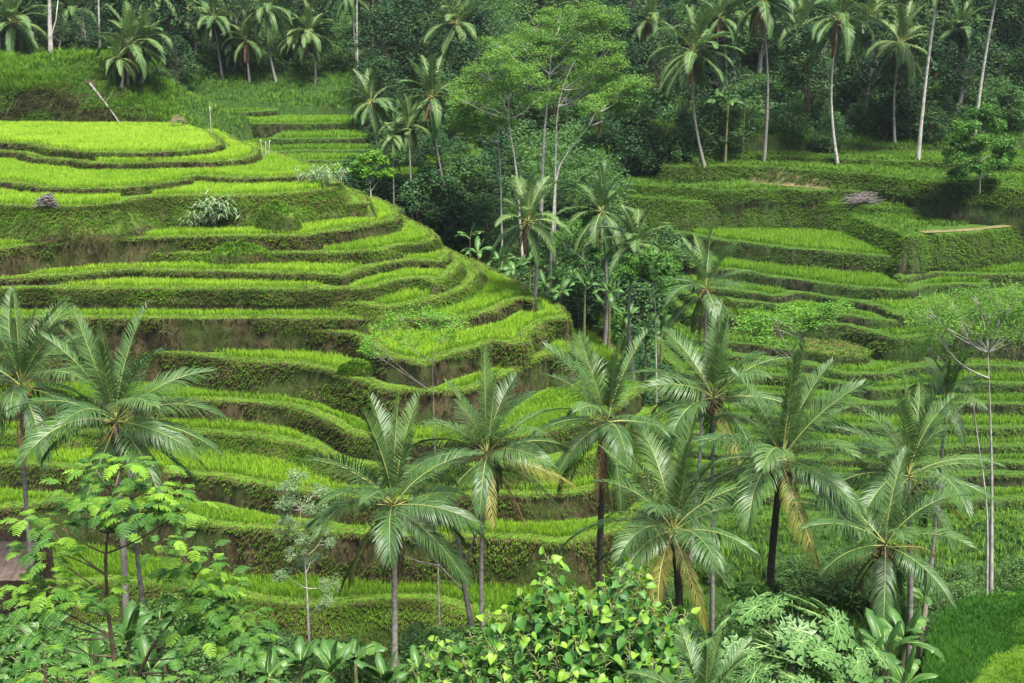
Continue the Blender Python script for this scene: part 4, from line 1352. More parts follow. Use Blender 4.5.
umbrella_tree([(778, 408), (790, 385), (800, 350), (812, 322)], [(775, 318), (790, 312), (760, 328), (805, 318), (822, 312), (838, 308), (770, 336), (795, 330), (815, 326), (755, 316), (745, 324)], 88,
              'small spreading tree with bright leaf sprays before the middle of the far slope', .1, 1.1, 'leaf_fresh', name='small_tree', seed=8, leaf=.19, nleaf=60, dd=2)
umbrella_tree([(437, 470), (434, 420), (433, 370), (431, 330)], [(385, 330), (400, 318), (420, 312), (440, 318), (455, 326), (376, 342), (405, 338), (445, 338), (430, 326), (370, 352)], 72,
              'wispy small tree with thin bare branches before the terraced nose', .085, .85, 'leaf_fresh', name='small_tree', seed=9, leaf=.15, nleaf=48, dd=1.5, sub=8, bark='palm_bark')
umbrella_tree([(372, 222), (372, 200), (370, 184)], [(362, 160), (372, 156), (382, 162), (366, 172), (378, 174), (356, 170), (386, 172)], 142,
              'small light green tree at the edge of the terraces below the thin palms', .1, 1.0, 'leaf_fresh', name='small_tree', seed=10, leaf=.3, nleaf=70, dd=1, flat=.7)
umbrella_tree([(590, 300), (586, 270), (580, 240)], [(560, 236), (575, 228), (590, 240), (555, 246), (600, 252), (580, 256)], 128,
              'light green small tree in the gully before the flat fronded palm', .1, 1.3, 'leaf_mid', name='small_tree', seed=11, leaf=.26, nleaf=90, dd=2, flat=.6)
umbrella_tree([(660, 320), (655, 290), (648, 262)], [(640, 262), (655, 256), (668, 268), (630, 272), (650, 278), (672, 284)], 106,
              'light green small tree at the gully rim between two palms', .1, 1.2, 'leaf_mid', name='small_tree', seed=12, leaf=.24, nleaf=90, dd=2, flat=.6)
umbrella_tree([(981, 224), (980, 205), (980, 180), (981, 150)], [(965, 130), (980, 118), (995, 126), (1003, 145), (970, 150), (955, 158), (985, 140), (998, 165), (960, 172), (975, 168), (988, 184), (968, 190), (985, 112), (958, 140), (1005, 155)], 150,
              'dense oval tree on a short pale stem at the right end of the upper steps', .18, 1.3, 'leaf_mid', name='oval_tree', seed=13, leaf=.3, nleaf=150, dd=2.2, flat=.8)
umbrella_tree([(308, 632), (307, 590), (304, 550), (300, 510)], [(285, 490), (300, 478), (315, 492), (278, 505), (296, 500), (318, 508), (290, 520), (310, 524), (302, 538), (280, 530), (322, 538), (292, 555), (310, 562), (330, 585), (285, 575), (325, 600)], 60,
              'fine leaved pale green tree with several grey stems before the lowest steps', .09, .62, 'leaf_grey', name='feathery_tree', seed=14, leaf=.1, nleaf=150, dd=.9, flat=.8, sub=5)

# ------------------------------------------------------------------ near plants: bananas, heart-leaved bush, papaya, feathery sprays
M['banana'] = leaf_mat('banana_leaf', (0.024, 0.075, 0.016), (0.055, 0.135, 0.026), (0.15, 0.27, 0.05), 0.45, 0.3, 0.35, 0.08, 0.08)
M['banana_rib'] = leaf_mat('banana_rib', (0.16, 0.26, 0.06), (0.25, 0.36, 0.10), (0.36, 0.46, 0.16), 0.45, 0.0, 0.4, 0.05, 0.05)
M['banana_stem'] = bark_mat('banana_stem', (0.12, 0.15, 0.05), (0.10, 0.075, 0.04), 3.0)
M['heart'] = leaf_mat('heart_leaf', (0.022, 0.085, 0.024), (0.06, 0.17, 0.025), (0.21, 0.36, 0.035), 0.5, 0.3, 0.32, 0.06, 0.0)
M['papaya'] = leaf_mat('papaya_leaf', (0.03, 0.10, 0.022), (0.07, 0.165, 0.036), (0.16, 0.29, 0.07), 0.4, 0.3, 0.45, 0.06, 0.0)
M['papaya_vein'] = leaf_mat('papaya_vein', (0.12, 0.24, 0.06), (0.20, 0.33, 0.10), (0.30, 0.42, 0.16), 0.5, 0.0, 0.3, 0.05, 0.0)
M['spray'] = leaf_mat('spray_leaf', (0.022, 0.08, 0.012), (0.048, 0.145, 0.016), (0.21, 0.38, 0.024), 0.5, 0.4, 0.35, 0.05, 0.0)


def banana_leaf(seed, L=1.9, W=.6, el=60, arch=80, torn=.5):
    r = np.random.default_rng(seed)
    g = Geo()
    n = 26
    s = np.linspace(0, 1, n)
    th = R(el) - R(arch) * s ** 1.5
    ds = L / (n - 1)
    px = np.r_[0, np.cumsum(np.cos(th[1:]) * ds)]; pz = np.r_[0, np.cumsum(np.sin(th[1:]) * ds)]
    P = np.c_[px, np.zeros(n), pz]
    g.tube(P, .03 * (1.1 - s), 5, 1, .6, cap=False)
    Nn = np.c_[-np.sin(th), np.zeros(n), np.cos(th)]
    w = W * .5 * np.interp(s, [0, .12, .2, .4, .7, .9, 1], [0, 0, .6, 1, .95, .6, .05])
    for sd in (1, -1):
        k = 2
        while k < n - 1:
            m = int(r.integers(2, 7)) if r.random() < torn else int(r.integers(6, 14))
            j = min(n - 1, k + m)
            dr = r.uniform(.0, .35) + .35 * r.random() * torn
            idx = np.arange(k, j + 1)
            lat = np.array([0, sd, 0.0])
            fr = np.c_[np.cos(th[idx]), 0 * idx, np.sin(th[idx])]
            a = P[idx] + Nn[idx] * .012
            ww = w[idx][:, None]
            mid = a + lat * ww * .55 + Nn[idx] * ww * (.12 - dr * .3) + fr * ww * .1
            end = a + lat * ww * (1 - dr * .25) + Nn[idx] * ww * (.05 - dr * 1.0) + fr * ww * .22 + np.array([0, 0, -dr * .12])
            if m < 7: end[-1] = end[-2]
            V = np.concatenate([a, mid, end]); c = len(idx)
            q = [(i, i + 1, c + i + 1, c + i) for i in range(c - 1)] + [(c + i, c + i + 1, 2 * c + i + 1, 2 * c + i) for i in range(c - 1)]
            g.add(V, None, q, 0, .5 + r.normal(0, .08))
            k = j
    return g.mesh('leaf', [M['banana'], M['banana_rib']])


BL = [banana_leaf(400 + i, el=[82, 70, 58, 45, 30, 64][i], arch=[25, 50, 85, 100, 90, 70][i], torn=[.05, .3, .6, .8, .9, .4][i]) for i in range(6)]
r6 = np.random.default_rng(8)


def stem_mesh(h, r0, r1, mat, name='stem'):
    return trunk_mesh(None, (0, 0, h), r0, r1, mat, n=6, name=name, flare=.3)


def banana(u, v, D, s, label, group, n=8):
    C = at_d(u, v, D)
    zg = float(ground(C[0:1], np.array([D]))[0]) - .1
    h = max(.6, C[2] - zg)
    o = empty('banana_plant', (C[0], D, zg)); tag(o, label, 'banana plant', group)
    obj('stem', stem_mesh(h, .13 * s, .08 * s, M['banana_stem']), o)
    for i in range(n):
        k = 0 if i == 0 else int(r6.integers(1, 6))
        f = obj('leaf', BL[k], o); f.location = (0, 0, h - .15); q = s * r6.uniform(.8, 1.1); f.scale = (q, q, q)
        f.rotation_euler = (r6.normal(0, .15), r6.normal(0, .1), i * 2.4 + r6.normal(0, .3))
    return o


NB = 'banana plants along the bottom'
for u, v, D, s, lb in ((240, 668, 40, .9, 'banana plant at the left end of the bottom row, partly under feathery sprays'), (268, 676, 38, .95, 'second banana plant of the bottom row, low with torn leaves'),
                       (300, 664, 41, 1.0, 'banana plant with an upright fresh leaf, left of the middle of the bottom row'), (332, 672, 39, 1.05, 'banana plant in the middle of the bottom row with broad drooping leaves'),
                       (355, 660, 42, 1.1, 'tall banana plant of the bottom row just left of the ringed palm trunk'), (385, 682, 38, 1.0, 'banana plant in front of the ringed palm trunk foot'),
                       (418, 672, 40, .9, 'banana plant at the right end of the bottom row beside the heart leaved bush'), (128, 640, 36, 1.0, 'banana plant beside the pale palm trunk among the feathery sprays'),
                       (150, 668, 33, .9, 'low banana plant right of the pale palm trunk'), (92, 668, 33, .9, 'banana plant left of the pale palm trunk at the bottom'), (40, 640, 36, 1.0, 'banana plant near the lower left corner behind the feathery sprays'),
                       (18, 676, 32, .8, 'banana plant in the very lower left corner'), (160, 618, 41, .9, 'small banana plant behind the feathery sprays, beside the round shrub')):
    banana(u, v, D, s * .8, lb, NB)
for u, v, D, s, lb in ((884, 652, 36, .85, 'banana plant with one yellow green upright leaf under the lowest palm'), (905, 640, 37, .9, 'banana plant touching the edge of the grass shelf'),
                       (866, 668, 33, .8, 'low banana plant right of the papaya'), (905, 684, 30, .7, 'banana plant with pale ribbed leaves at the bottom edge by the grass shelf'),
                       (880, 600, 56, .8, 'small banana plant behind the foot of the lowest palm'), (925, 598, 60, .8, 'small banana plant beside the upper edge of the grass shelf')):
    banana(u, v, D, s, lb, 'banana plants by the grass shelf')
GB = 'dark banana clumps in the gully'
for u, v, D in ((500, 262, 128), (515, 270, 126), (478, 252, 134), (545, 285, 120), (560, 292, 118), (585, 285, 118), (604, 306, 125), (626, 318, 121), (578, 298, 126), (470, 238, 138), (646, 340, 110), (662, 330, 110), (530, 262, 128), (610, 292, 118)):
    banana(u, v, D, 1.15, 'dark banana clump growing in the shade of the gully', GB, 9)
for u, v, D, lb in ((728, 104, 170, 'banana plant with brown hanging leaves behind the upper right steps'), (718, 100, 172, 'banana plant beside the curved palm at the forest foot'), (745, 100, 172, 'banana plant left of the straight grey trunk at the forest foot')):
    banana(u, v, D, 1.5, lb, 'banana plants at the forest foot', 9)


# ---- heart-leaved bush
def heart_leaf(g, p, t, nrm, s, tone, m=0):
    t = t / np.linalg.norm(t); b = np.cross(nrm, t); b /= np.linalg.norm(b) + 1e-9; nn = np.cross(t, b)
    out = [(0, .12), (.22, -.06), (.44, .05), (.5, .3), (.38, .62), (.16, .9), (0, 1.05)]
    R_ = [p + t * (y * s) + b * (x * s) + nn * (abs(x) * .5 * s - .32 * s * y * y) for x, y in out]
    L_ = [p + t * (y * s) - b * (x * s) + nn * (abs(x) * .5 * s - .32 * s * y * y) for x, y in out[1:-1]]
    mid = p + t * (.5 * s) - nn * (.03 * s)
    V = np.array(R_ + L_ + [mid]); c = len(V) - 1
    tr = []
    for i in range(6): tr.append((c, i, i + 1))
    l = [0] + list(range(7, 12)) + [6]
    for i in range(6): tr.append((c, l[i + 1], l[i]))
    g.add(V, tr, None, m, tone)


def heart_bush(tips, D, label, name='leafy_bush', base_uv=(590, 760), seed=0, per=54, ls=.165):
    r = np.random.default_rng(seed)
    B = at_d(base_uv[0], base_uv[1], D)
    zg = float(ground(B[0:1], np.array([D]))[0]) - .1
    o = empty(name, (B[0], D, zg)); tag(o, label, 'bush')
    O = np.array([B[0], D, zg])
    g = Geo(); f = Geo()
    for (u, v, dd) in tips:
        T = at_d(u, v, D + dd) - O
        st = np.array([T[0] * .35 + r.normal(0, .15), T[1] * .3, max(.2, T[2] - r.uniform(1.6, 2.4))])
        P = limb(g, st, T, .028, .008, r, 0, .06, 5, 10)
        limb(g, (0, 0, 0), st, .06, .03, r, 0, .02, 5, 5)
        for i in range(per):
            q = i / per
            pos = P[0] + (P[-1] - P[0]) * (0.12 + .88 * q) + r.normal(0, .02, 3)
            a = i * 2.4 + r.normal(0, .4)
            spread = (.46 * (1 - q) + .10) * r.uniform(.6, 1.2)
            hd = np.array([math.cos(a), math.sin(a), 0])
            p = pos + hd * spread + np.array([0, 0, .05])
            g.tube([pos, pos + hd * spread * .5 + [0, 0, .06], p], .004, 3, 1, .6, cap=False)
            fresh = q > .8
            tdir = hd * (.8 if not fresh else .5) + np.array([0, 0, -.6 if not fresh else -.2]) + r.normal(0, .38, 3)
            nrm = hd * .55 + np.array([0, -.1, .9]) + r.normal(0, .38, 3)
            tone = (np.interp(q, [0, .6, .85, 1], [.1, .28, .5, .95]) + r.normal(0, .14))
            heart_leaf(f, p, tdir, nrm, ls * r.uniform(.75, 1.2) * (1.0 if q < .9 else .8), tone)
    obj('stems', g.mesh('stems', [M['brown_bark'], M['banana_rib']]), o)
    obj('foliage', f.mesh('foliage', [M['heart']]), o)
    return o


HT = [(548, 556, .3), (540, 578, -.2), (574, 588, .2), (606, 580, .5), (626, 566, 0), (640, 572, .4), (656, 600, -.3), (674, 606, .3), (688, 612, .1), (520, 594, 0), (505, 612, .4), (488, 614, -.3), (560, 612, -.4), (590, 604, -.2),
      (612, 606, -.5), (640, 618, -.6), (664, 632, -.5), (684, 636, -.2), (470, 634, .1), (452, 644, .3), (436, 640, -.2), (422, 652, 0), (412, 668, .2), (462, 660, -.5), (490, 646, -.6), (520, 634, -.7), (550, 642, -.8), (580, 640, -.7), (606, 644, -.9),
      (630, 650, -.9), (655, 660, -.8), (500, 672, -.9), (535, 672, -1.0), (570, 672, -1.1), (600, 676, -1.2), (632, 682, -1.1), (440, 680, -.7), (470, 686, -.9), (405, 688, .1), (666, 684, -.8), (690, 668, -.5), (548, 596, .4), (530, 610, .4), (612, 622, .2), (580, 618, .3), (650, 640, .2), (600, 660, .3), (520, 655, .2), (560, 660, .1), (480, 668, .1)]
heart_bush(HT, 17.5, 'big bush of heart shaped leaves with yellow green shoot tips at the bottom centre', seed=21)


# ---- papaya
def papaya_leaf(seed):
    r = np.random.default_rng(seed); g = Geo()
    S_ = .44
    nl = 9
    for i in range(nl):
        a = R(-150 + 300 * i / (nl - 1)) + r.normal(0, .05)
        ln = S_ * (1.0 - .38 * abs(i - 4) / 4) * r.uniform(.92, 1.05)
        d = np.array([math.cos(a), math.sin(a), 0]); b = np.array([-d[1], d[0], 0])

        def pt(x, y):
            rad = math.hypot(x, y)
            return d * x + b * y + np.array([0, 0, .06 * rad - .55 * rad * rad + .1 * abs(y)])
        cl = [(.0, .0), (.18, .065), (.32, .07), (.40, .18), (.60, .26), (.53, .11), (.62, .085), (.70, .18), (.88, .20), (.80, .07), (1.0, .0)]
        mid = [pt(x * ln, 0) for x, y in cl]; up = [pt(x * ln, y * ln) for x, y in cl]; dn = [pt(x * ln, -y * ln) for x, y in cl]
        n = len(cl); V = np.array(mid + up + dn)
        q = [(k, k + 1, n + k + 1, n + k) for k in range(n - 1)] + [(k + 1, k, 2 * n + k, 2 * n + k + 1) for k in range(n - 1)]
        g.add(V, None, q, 0, .5 + r.normal(0, .07))
        g.tube([m_ + np.array([0, 0, .006]) for m_ in (mid[0], mid[3], mid[6], mid[9])], [.007, .005, .004, .002], 3, 1, .5, cap=False)
        for sg in (1, -1):
            for (x0, x1, y1) in ((.3, .54, .22), (.55, .80, .17)):
                g.tube([pt(x0 * ln, 0) + [0, 0, .006], pt(x1 * ln, sg * y1 * ln) + [0, 0, .006]], .0028, 3, 1, .4, cap=False)
    return g.mesh('leaf_blade', [M['papaya'], M['papaya_vein']])


PL = [papaya_leaf(600 + i) for i in range(4)]


def papaya(u, v, D, label, n=30, seed=0, spread=1.05):
    r = np.random.default_rng(650 + seed)
    C = at_d(u, v, D)
    zg = float(ground(C[0:1], np.array([D]))[0]) - .1
    o = empty('papaya_plant', (C[0], D, zg)); tag(o, label, 'papaya', 'papaya plants at the bottom')
    h = C[2] - zg
    obj('trunk', trunk_mesh(None, (0, 0, h), .1, .06, M['palm_bark'], n=8), o)
    for i in range(n):
        t = i / (n - 1)
        el = R(66 - 92 * t ** .8) + r.normal(0, .1); az = i * 2.4 + r.normal(0, .2)
        L = spread * (0.55 + .55 * min(1, t * 2)) * r.uniform(.85, 1.1)
        d = np.array([math.cos(az) * math.cos(el), math.sin(az) * math.cos(el), math.sin(el)])
        top = np.array([0, 0, h])
        P = [top - [0, 0, .25 * t], top + d * L * .5 + [0, 0, .06], top + d * L]
        g = Geo(); g.tube(P, [.016, .012, .009], 5, 0, .6)
        pe = obj('leaf', g.mesh('petiole', [M['papaya_vein']]), o)
        bl = obj('leaf_blade', PL[i % 4], pe)
        bl.location = tuple(P[2])
        tilt = r.uniform(.1, .7) + (.4 * t)
        bl.rotation_euler = (r.normal(0, .2), tilt, az)
        q = r.uniform(1.0, 1.4); bl.scale = (q, q, q)
    return o


papaya(793, 646, 19, 'papaya plant with large deeply lobed pale veined leaves, lower right of centre', 28, 1, 1.3)
papaya(775, 698, 17.5, 'smaller papaya crown low in front of the larger one', 20, 2, .85)


# ---- trees with feathery sprays at lower left
def spray_leaf(seed):
    "one twice-feathered leaf: pairs of narrow drooping plumes along a stalk"
    r = np.random.default_rng(seed); g = Geo()
    L = .5; n = 12
    s = np.linspace(0, 1, n)
    th = R(22) - R(75) * s ** 1.3
    x = np.r_[0, np.cumsum(np.cos(th[1:]) * L / (n - 1))]; z = np.r_[0, np.cumsum(np.sin(th[1:]) * L / (n - 1))]
    P = np.c_[x, 0 * x, z]
    g.tube(P, .005, 3, 1, .5, cap=False)
    for i in range(2, n):
        for sd in (1, -1):
            ln = .2 * np.interp(i, [2, 5, n - 1], [.8, 1, .5])
            d = unit(np.array([.45, sd * .9, .05]) + r.normal(0, .08, 3))
            k = 7
            q = np.linspace(0, 1, k)[:, None]
            C = P[i] + d * ln * q + np.array([0, 0, -.32 * ln]) * q ** 2
            w = np.array([.008, .018, .02, .02, .019, .015, .004])[:, None]
            b = unit(np.cross(d, [0, 0, 1.0]))
            V = np.concatenate([C - b * w, C + [0, 0, .012], C + b * w])
            f = [(j, j + 1, k + j + 1, k + j) for j in range(k - 1)] + [(k + j, k + j + 1, 2 * k + j + 1, 2 * k + j) for j in range(k - 1)]
            g.add(V, None, f, 0, .5 + r.normal(0, .05))
    return g


SPR = []
for i in range(3):
    g = spray_leaf(700 + i)
    V = np.concatenate(g.v); Q = np.concatenate(g.q); MQ = np.concatenate(g.mq)
    SPR.append((V, Q, MQ))


def spray_tree(stem, clusters, D, label, seed=0, rt=.07, name='feathery_tree', scale=1.0):
    r = np.random.default_rng(760 + seed)
    B = at_d(stem[0][0], stem[0][1], D)
    zg = float(ground(B[0:1], np.array([D]))[0]) - .1
    o = empty(name, (B[0], D, zg)); tag(o, label, 'tree', 'trees with feathery sprays at lower left')
    O = np.array([B[0], D, zg])
    P = np.array([[0, 0, 0]] + [at_d(u, v, D) - O for u, v in stem])
    g = Geo(); f = Geo()
    d = np.r_[0, np.cumsum(np.linalg.norm(np.diff(P, axis=0), axis=1))]
    s = np.linspace(0, d[-1], 16)
    P = np.c_[np.interp(s, d, P[:, 0]), np.interp(s, d, P[:, 1]), np.interp(s, d, P[:, 2])]
    g.tube(P, rt * np.linspace(1.1, .25, 16), 7, 0, .5)
    for (u, v, dd, nn, tone) in clusters:
        c = at_d(u, v, D + dd) - O
        k = int(np.clip(np.searchsorted(P[:, 2], c[2] - np.hypot(c[0] - P[-1, 0], dd) * .55 - .5), 3, 15))
        Q = limb(g, P[k], c, rt * .35, rt * .12, r, 0, .05, 5, 7)
        for j in range(int(nn * 1.3)):
            a = r.uniform(0, 6.28); rr = r.uniform(0, .5)
            p = c + np.array([math.cos(a) * rr, math.sin(a) * rr, r.normal(.0, .10)]) * scale
            az = a + r.normal(0, .5)
            V, F_, MQ = SPR[int(r.integers(3))]
            ca, sa = math.cos(az), math.sin(az); ti = r.normal(0, .22)
            ct, st_ = math.cos(ti), math.sin(ti)
            W = V * scale * r.uniform(.65, 1.05)
            W = np.c_[W[:, 0] * ct + W[:, 2] * st_, W[:, 1], -W[:, 0] * st_ + W[:, 2] * ct]
            W = np.c_[W[:, 0] * ca - W[:, 1] * sa, W[:, 0] * sa + W[:, 1] * ca, W[:, 2]] + p
            tn = tone + r.normal(0, .12) + (.18 if j < nn * .3 else -.05)
            f.add(W, None, F_[MQ == 0], 0, tn)
            f.add(W, None, F_[MQ == 1], 1, .5)
    obj('trunk', g.mesh('trunk', [M['brown_bark']]), o)
    obj('crown', f.mesh('crown', [M['spray'], M['banana_rib']]), o)
    return o


CL1 = [(98, 472, .2, 10, .68), (122, 466, -.3, 10, .72), (150, 480, .3, 8, .66), (80, 494, .3, 10, .6), (112, 496, -.6, 12, .62), (142, 498, -.4, 12, .68), (172, 496, .2, 10, .72), (186, 508, -.2, 10, .66), (96, 512, -.8, 10, .42), (130, 516, -.9, 12, .42), (160, 516, -.6, 10, .46),
       (40, 520, .3, 8, .72), (62, 528, -.4, 8, .6), (34, 545, .1, 8, .66), (56, 552, -.6, 9, .5), (20, 590, -.4, 10, .74), (48, 586, -.9, 10, .74), (66, 590, -.6, 10, .62), (100, 592, -1.0, 8, .68), (36, 606, -1.2, 10, .5), (74, 606, -1.2, 10, .45), (8, 604, -.2, 8, .6), (14, 624, -1.2, 9, .45), (50, 626, -1.5, 10, .4)]
spray_tree([(118, 690), (108, 610), (105, 560), (112, 500), (120, 470)], CL1, 25, 'feathery tree with a reddish brown stem and bright sprays before the round crowned palm', 1)
CL2 = [(160, 545, .3, 9, .66), (180, 552, 0, 9, .7), (205, 560, .2, 10, .66), (192, 574, -.4, 10, .66), (170, 570, -.3, 8, .56), (222, 584, .1, 10, .6), (206, 596, -.6, 10, .7), (232, 606, -.2, 10, .62), (246, 616, .1, 10, .7), (188, 600, -.7, 9, .5), (216, 622, -.8, 10, .45), (244, 634, -.5, 10, .5), (200, 640, -1.1, 9, .55), (232, 652, -1.0, 9, .6),
       (180, 628, -1.0, 8, .48), (250, 646, -.2, 9, .55)]
spray_tree([(132, 690), (150, 650), (180, 610), (196, 575)], CL2, 27, 'feathery tree leaning right on pale branches, beside the round shrub', 2)
CL3 = [(10, 656, 0, 6, .4), (40, 668, -.4, 7, .5), (20, 680, -.7, 6, .35), (70, 682, -.6, 7, .5), (98, 676, -.2, 6, .45), (180, 680, -.3, 6, .5), (218, 680, -.2, 6, .5), (150, 686, -.4, 6, .45)]
spray_tree([(90, 720), (90, 690), (88, 670)], CL3, 21, 'low spreading tree of feathery sprays filling the lower left corner', 3)

# ---- shrubs on the near bank and the slope foot
M['leaf_shrub'] = leaf_mat('shrub_leaf', (0.025, 0.065, 0.014), (0.05, 0.115, 0.02), (0.10, 0.20, 0.03), 0.55, 0.25, 0.35, 0.12, 0.16)
NT = []
for i in range(5):
    NT.append(tree_meshes(2200 + i, 3.2, 1.9, 2, .06, 34, .62, 210, .15, M['leaf_shrub'], M['brown_bark'], .08, .8, 'round'))
RT = [tree_meshes(2300 + i, 3.4, 1.5, 2, .07, 40, .5, 260, .12, M['leaf_mid'], M['brown_bark'], .12, .85, 'round') for i in range(2)]


def near_shrub(u, v, D, h, label, w=None, mesh=None, k=0, name='shrub', group='shrubs on the near bank'):
    P = at_d(u, v, D)
    zg = float(ground(P[0:1], np.array([D]))[0])
    place_tree((mesh or NT)[k], P[0], D, h / 3.2, label, 'shrub', group, name, (w or h) / 3.2, z=zg - .15)


near_shrub(198, 560, 54, 6.2, 'round glossy shrub at the end of a terrace rim, right of the slanting grey trunk', 3.4, RT, 0, 'round_shrub')
near_shrub(212, 552, 58, 7.0, 'smaller rounded shrub peeping up behind the glossy round one', 2.6, RT, 1, 'round_shrub')
SPOT = [(-10, 70, 3.6), (20, 66, 4.2), (50, 70, 4.0), (80, 64, 4.0), (20, 52, 5), (60, 50, 5), (160, 50, 5.0), (190, 46, 4.2), (215, 58, 4.2), (240, 66, 4.0), (255, 54, 3.6), (275, 70, 3.6), (290, 58, 3.4), (320, 66, 3.4), (340, 72, 3.2), (345, 56, 3.4), (370, 68, 3.4), (395, 72, 3.2), (415, 62, 3.8), (440, 70, 3.4),
        (460, 60, 3.8), (440, 52, 3.4), (490, 56, 4), (520, 64, 4), (560, 58, 4), (600, 60, 4.5), (640, 56, 4.5), (100, 44, 4.5), (140, 42, 4.0), (0, 42, 4.5), (700, 58, 4), (740, 60, 4.2), (730, 48, 4.5), (770, 56, 4.5), (800, 62, 4.5), (815, 52, 4.8), (835, 60, 4.5), (850, 70, 4), (860, 52, 4.2), (920, 66, 3.2), (940, 72, 3.4), (965, 74, 3.2), (1000, 74, 3.4), (820, 40, 3.6), (850, 42, 3.0), (780, 40, 4), (900, 76, 3.2), (790, 72, 3.4), (750, 76, 3.0), (690, 84, 2.6), (715, 90, 2.2), (740, 86, 2.8), (765, 82, 3.2), (790, 88, 2.6), (812, 82, 3.4), (835, 86, 3.0), (850, 80, 3.4), (870, 88, 2.2), (910, 84, 2.2), (930, 80, 3.0), (955, 78, 3.2), (985, 80, 2.8), (1015, 80, 3.0), (700, 76, 3.0), (725, 78, 3.0), (665, 86, 2.4), (825, 76, 4.2), (845, 74, 4.5), (960, 86, 1.8)]
for i, (u, D, h) in enumerate(SPOT):
    near_shrub(u, 600, D + rf.uniform(-1.5, 1.5), h * rf.uniform(.85, 1.15), SHRUBL['near'], h * rf.uniform(.9, 1.25), None, i % 5)

# ------------------------------------------------------------------ bare trunks and small things
def bare_tree(stem, branches, D, label, rt, name='bare_tree', mat='pale_bark', tip=.4, group=None):
    r = np.random.default_rng(int(stem[0][0]))
    B = at_d(stem[0][0], stem[0][1], D)
    zg = float(ground(B[0:1], np.array([D]))[0]) - .2
    O = np.array([B[0], D, zg])
    o = empty(name, O); tag(o, label, 'tree', group)
    pts = [at_d(u, v, D) - O for u, v in stem]
    if pts[0][2] > 0.2: pts = [np.zeros(3)] + pts
    P = np.array(pts)
    d = np.r_[0, np.cumsum(np.linalg.norm(np.diff(P, axis=0), axis=1))]
    s = np.linspace(0, d[-1], 14)
    P = np.stack([np.interp(s, d, P[:, i]) for i in range(3)], 1)
    g = Geo(); g.tube(P, rt * np.linspace(1.15, tip, 14), 8, 0, .5)
    obj('trunk', g.mesh('trunk', [M[mat]]), o)
    for br in branches:
        g = Geo()
        Q = np.array([at_d(u, v, D + (i * .15)) - O for i, (u, v) in enumerate(br)])
        g.tube(Q, rt * np.linspace(.38, .12, len(Q)), 5, 0, .5)
        obj('branch', g.mesh('branch', [M[mat]]), o)
    return o


bare_tree([(475, 645), (465, 590), (458, 540), (453, 508)], [[(466, 594), (440, 566), (424, 548), (410, 540), (402, 530)], [(440, 566), (420, 562), (404, 556)], [(432, 556), (424, 540), (422, 528)], [(466, 560), (474, 540), (478, 530), (482, 520)], [(475, 538), (472, 530), (470, 520)]], 59,
          'dead leaning tree with bare white branches between two palms at the lowest steps', .17, tip=.7, mat='palm_bark')
bare_tree([(142, 600), (138, 560), (133, 520), (130, 470)], [], 55, 'slim grey trunk slanting beside the round crowned palm', .13, 'slim_tree', 'palm_bark', tip=.7)
bare_tree([(52, 80), (50, 30), (49, -20)], [[(50, 40), (56, 20), (58, 0)]], 184, 'thick pale forest trunk with peeling bark rising at the upper left', .42, 'bare_tree')
bare_tree([(100, 62), (99, 20), (98, -20)], [], 188, 'thin straight pale trunk above the fallen one at the upper left', .2, 'bare_tree')
bare_tree([(37, 64), (36, 30), (35, -10)], [], 192, 'dark slim trunk left of the thick pale one at the upper left', .2, 'bare_tree', 'palm_bark')
bare_tree([(358, 78), (357, 40), (357, -10)], [], 200, 'straight pale trunk left of the umbrella trees at the top of the photo', .2, 'bare_tree')
def hit(u, v, d0=60, d1=300):
    D = np.arange(d0, d1, .5)
    P = ray(u, v)[None, :] * (D / ray(u, v)[1])[:, None]
    b = np.nonzero(P[:, 2] < ground(P[:, 0], P[:, 1]))[0]
    return P[b[0]] if len(b) else P[-1]


def fallen_trunk():
    pts = np.array([hit(u, v, 140) + [0, -.3, .3] for u, v in ((121, 126), (113, 114), (106, 105), (99, 96), (91, 86))])
    o = empty('fallen_trunk', pts[0]); tag(o, 'fallen bleached trunk lying down the left bank onto the top field', 'fallen tree')
    g = Geo(); g.tube(pts - pts[0], [.07, .11, .15, .18, .22], 8); obj('stem', g.mesh('stem', [M['palm_bark']]), o)
    g = Geo(); g.tube([pts[2] - pts[0], pts[2] - pts[0] + [.8, 0, .9], pts[2] - pts[0] + [1.2, 0, 1.6]], [.06, .04, .02], 6); obj('branch', g.mesh('branch', [M['palm_bark']]), o)
    g = Geo()
    for i in range(14):
        a = i * .45; d = np.array([math.cos(a), .3 * math.sin(a * 2), math.sin(a)])
        g.tube([pts[-1] - pts[0], pts[-1] - pts[0] + d * .6, pts[-1] - pts[0] + d * 1.0 + [0, 0, -.2]], [.1, .06, .03], 5)
    obj('root_plate', g.mesh('root_plate', [M['wood']]), o)



# pale stakes, reed clumps and other small things
M['stake'] = bark_mat('bleached_bamboo', (0.36, 0.35, 0.32), (0.24, 0.23, 0.20), 3.0)
M['thatch'] = bark_mat('dry_thatch', (0.17, 0.16, 0.08), (0.10, 0.10, 0.05), 6.0)
M['rust'] = bark_mat('brown_roof', (0.11, 0.08, 0.062), (0.07, 0.052, 0.042), 2.0)
M['wood'] = bark_mat('old_wood', (0.11, 0.08, 0.05), (0.07, 0.05, 0.035), 5.0)
M['twig'] = bark_mat('dry_twigs', (0.17, 0.155, 0.145), (0.09, 0.08, 0.07), 6.0)


fallen_trunk()


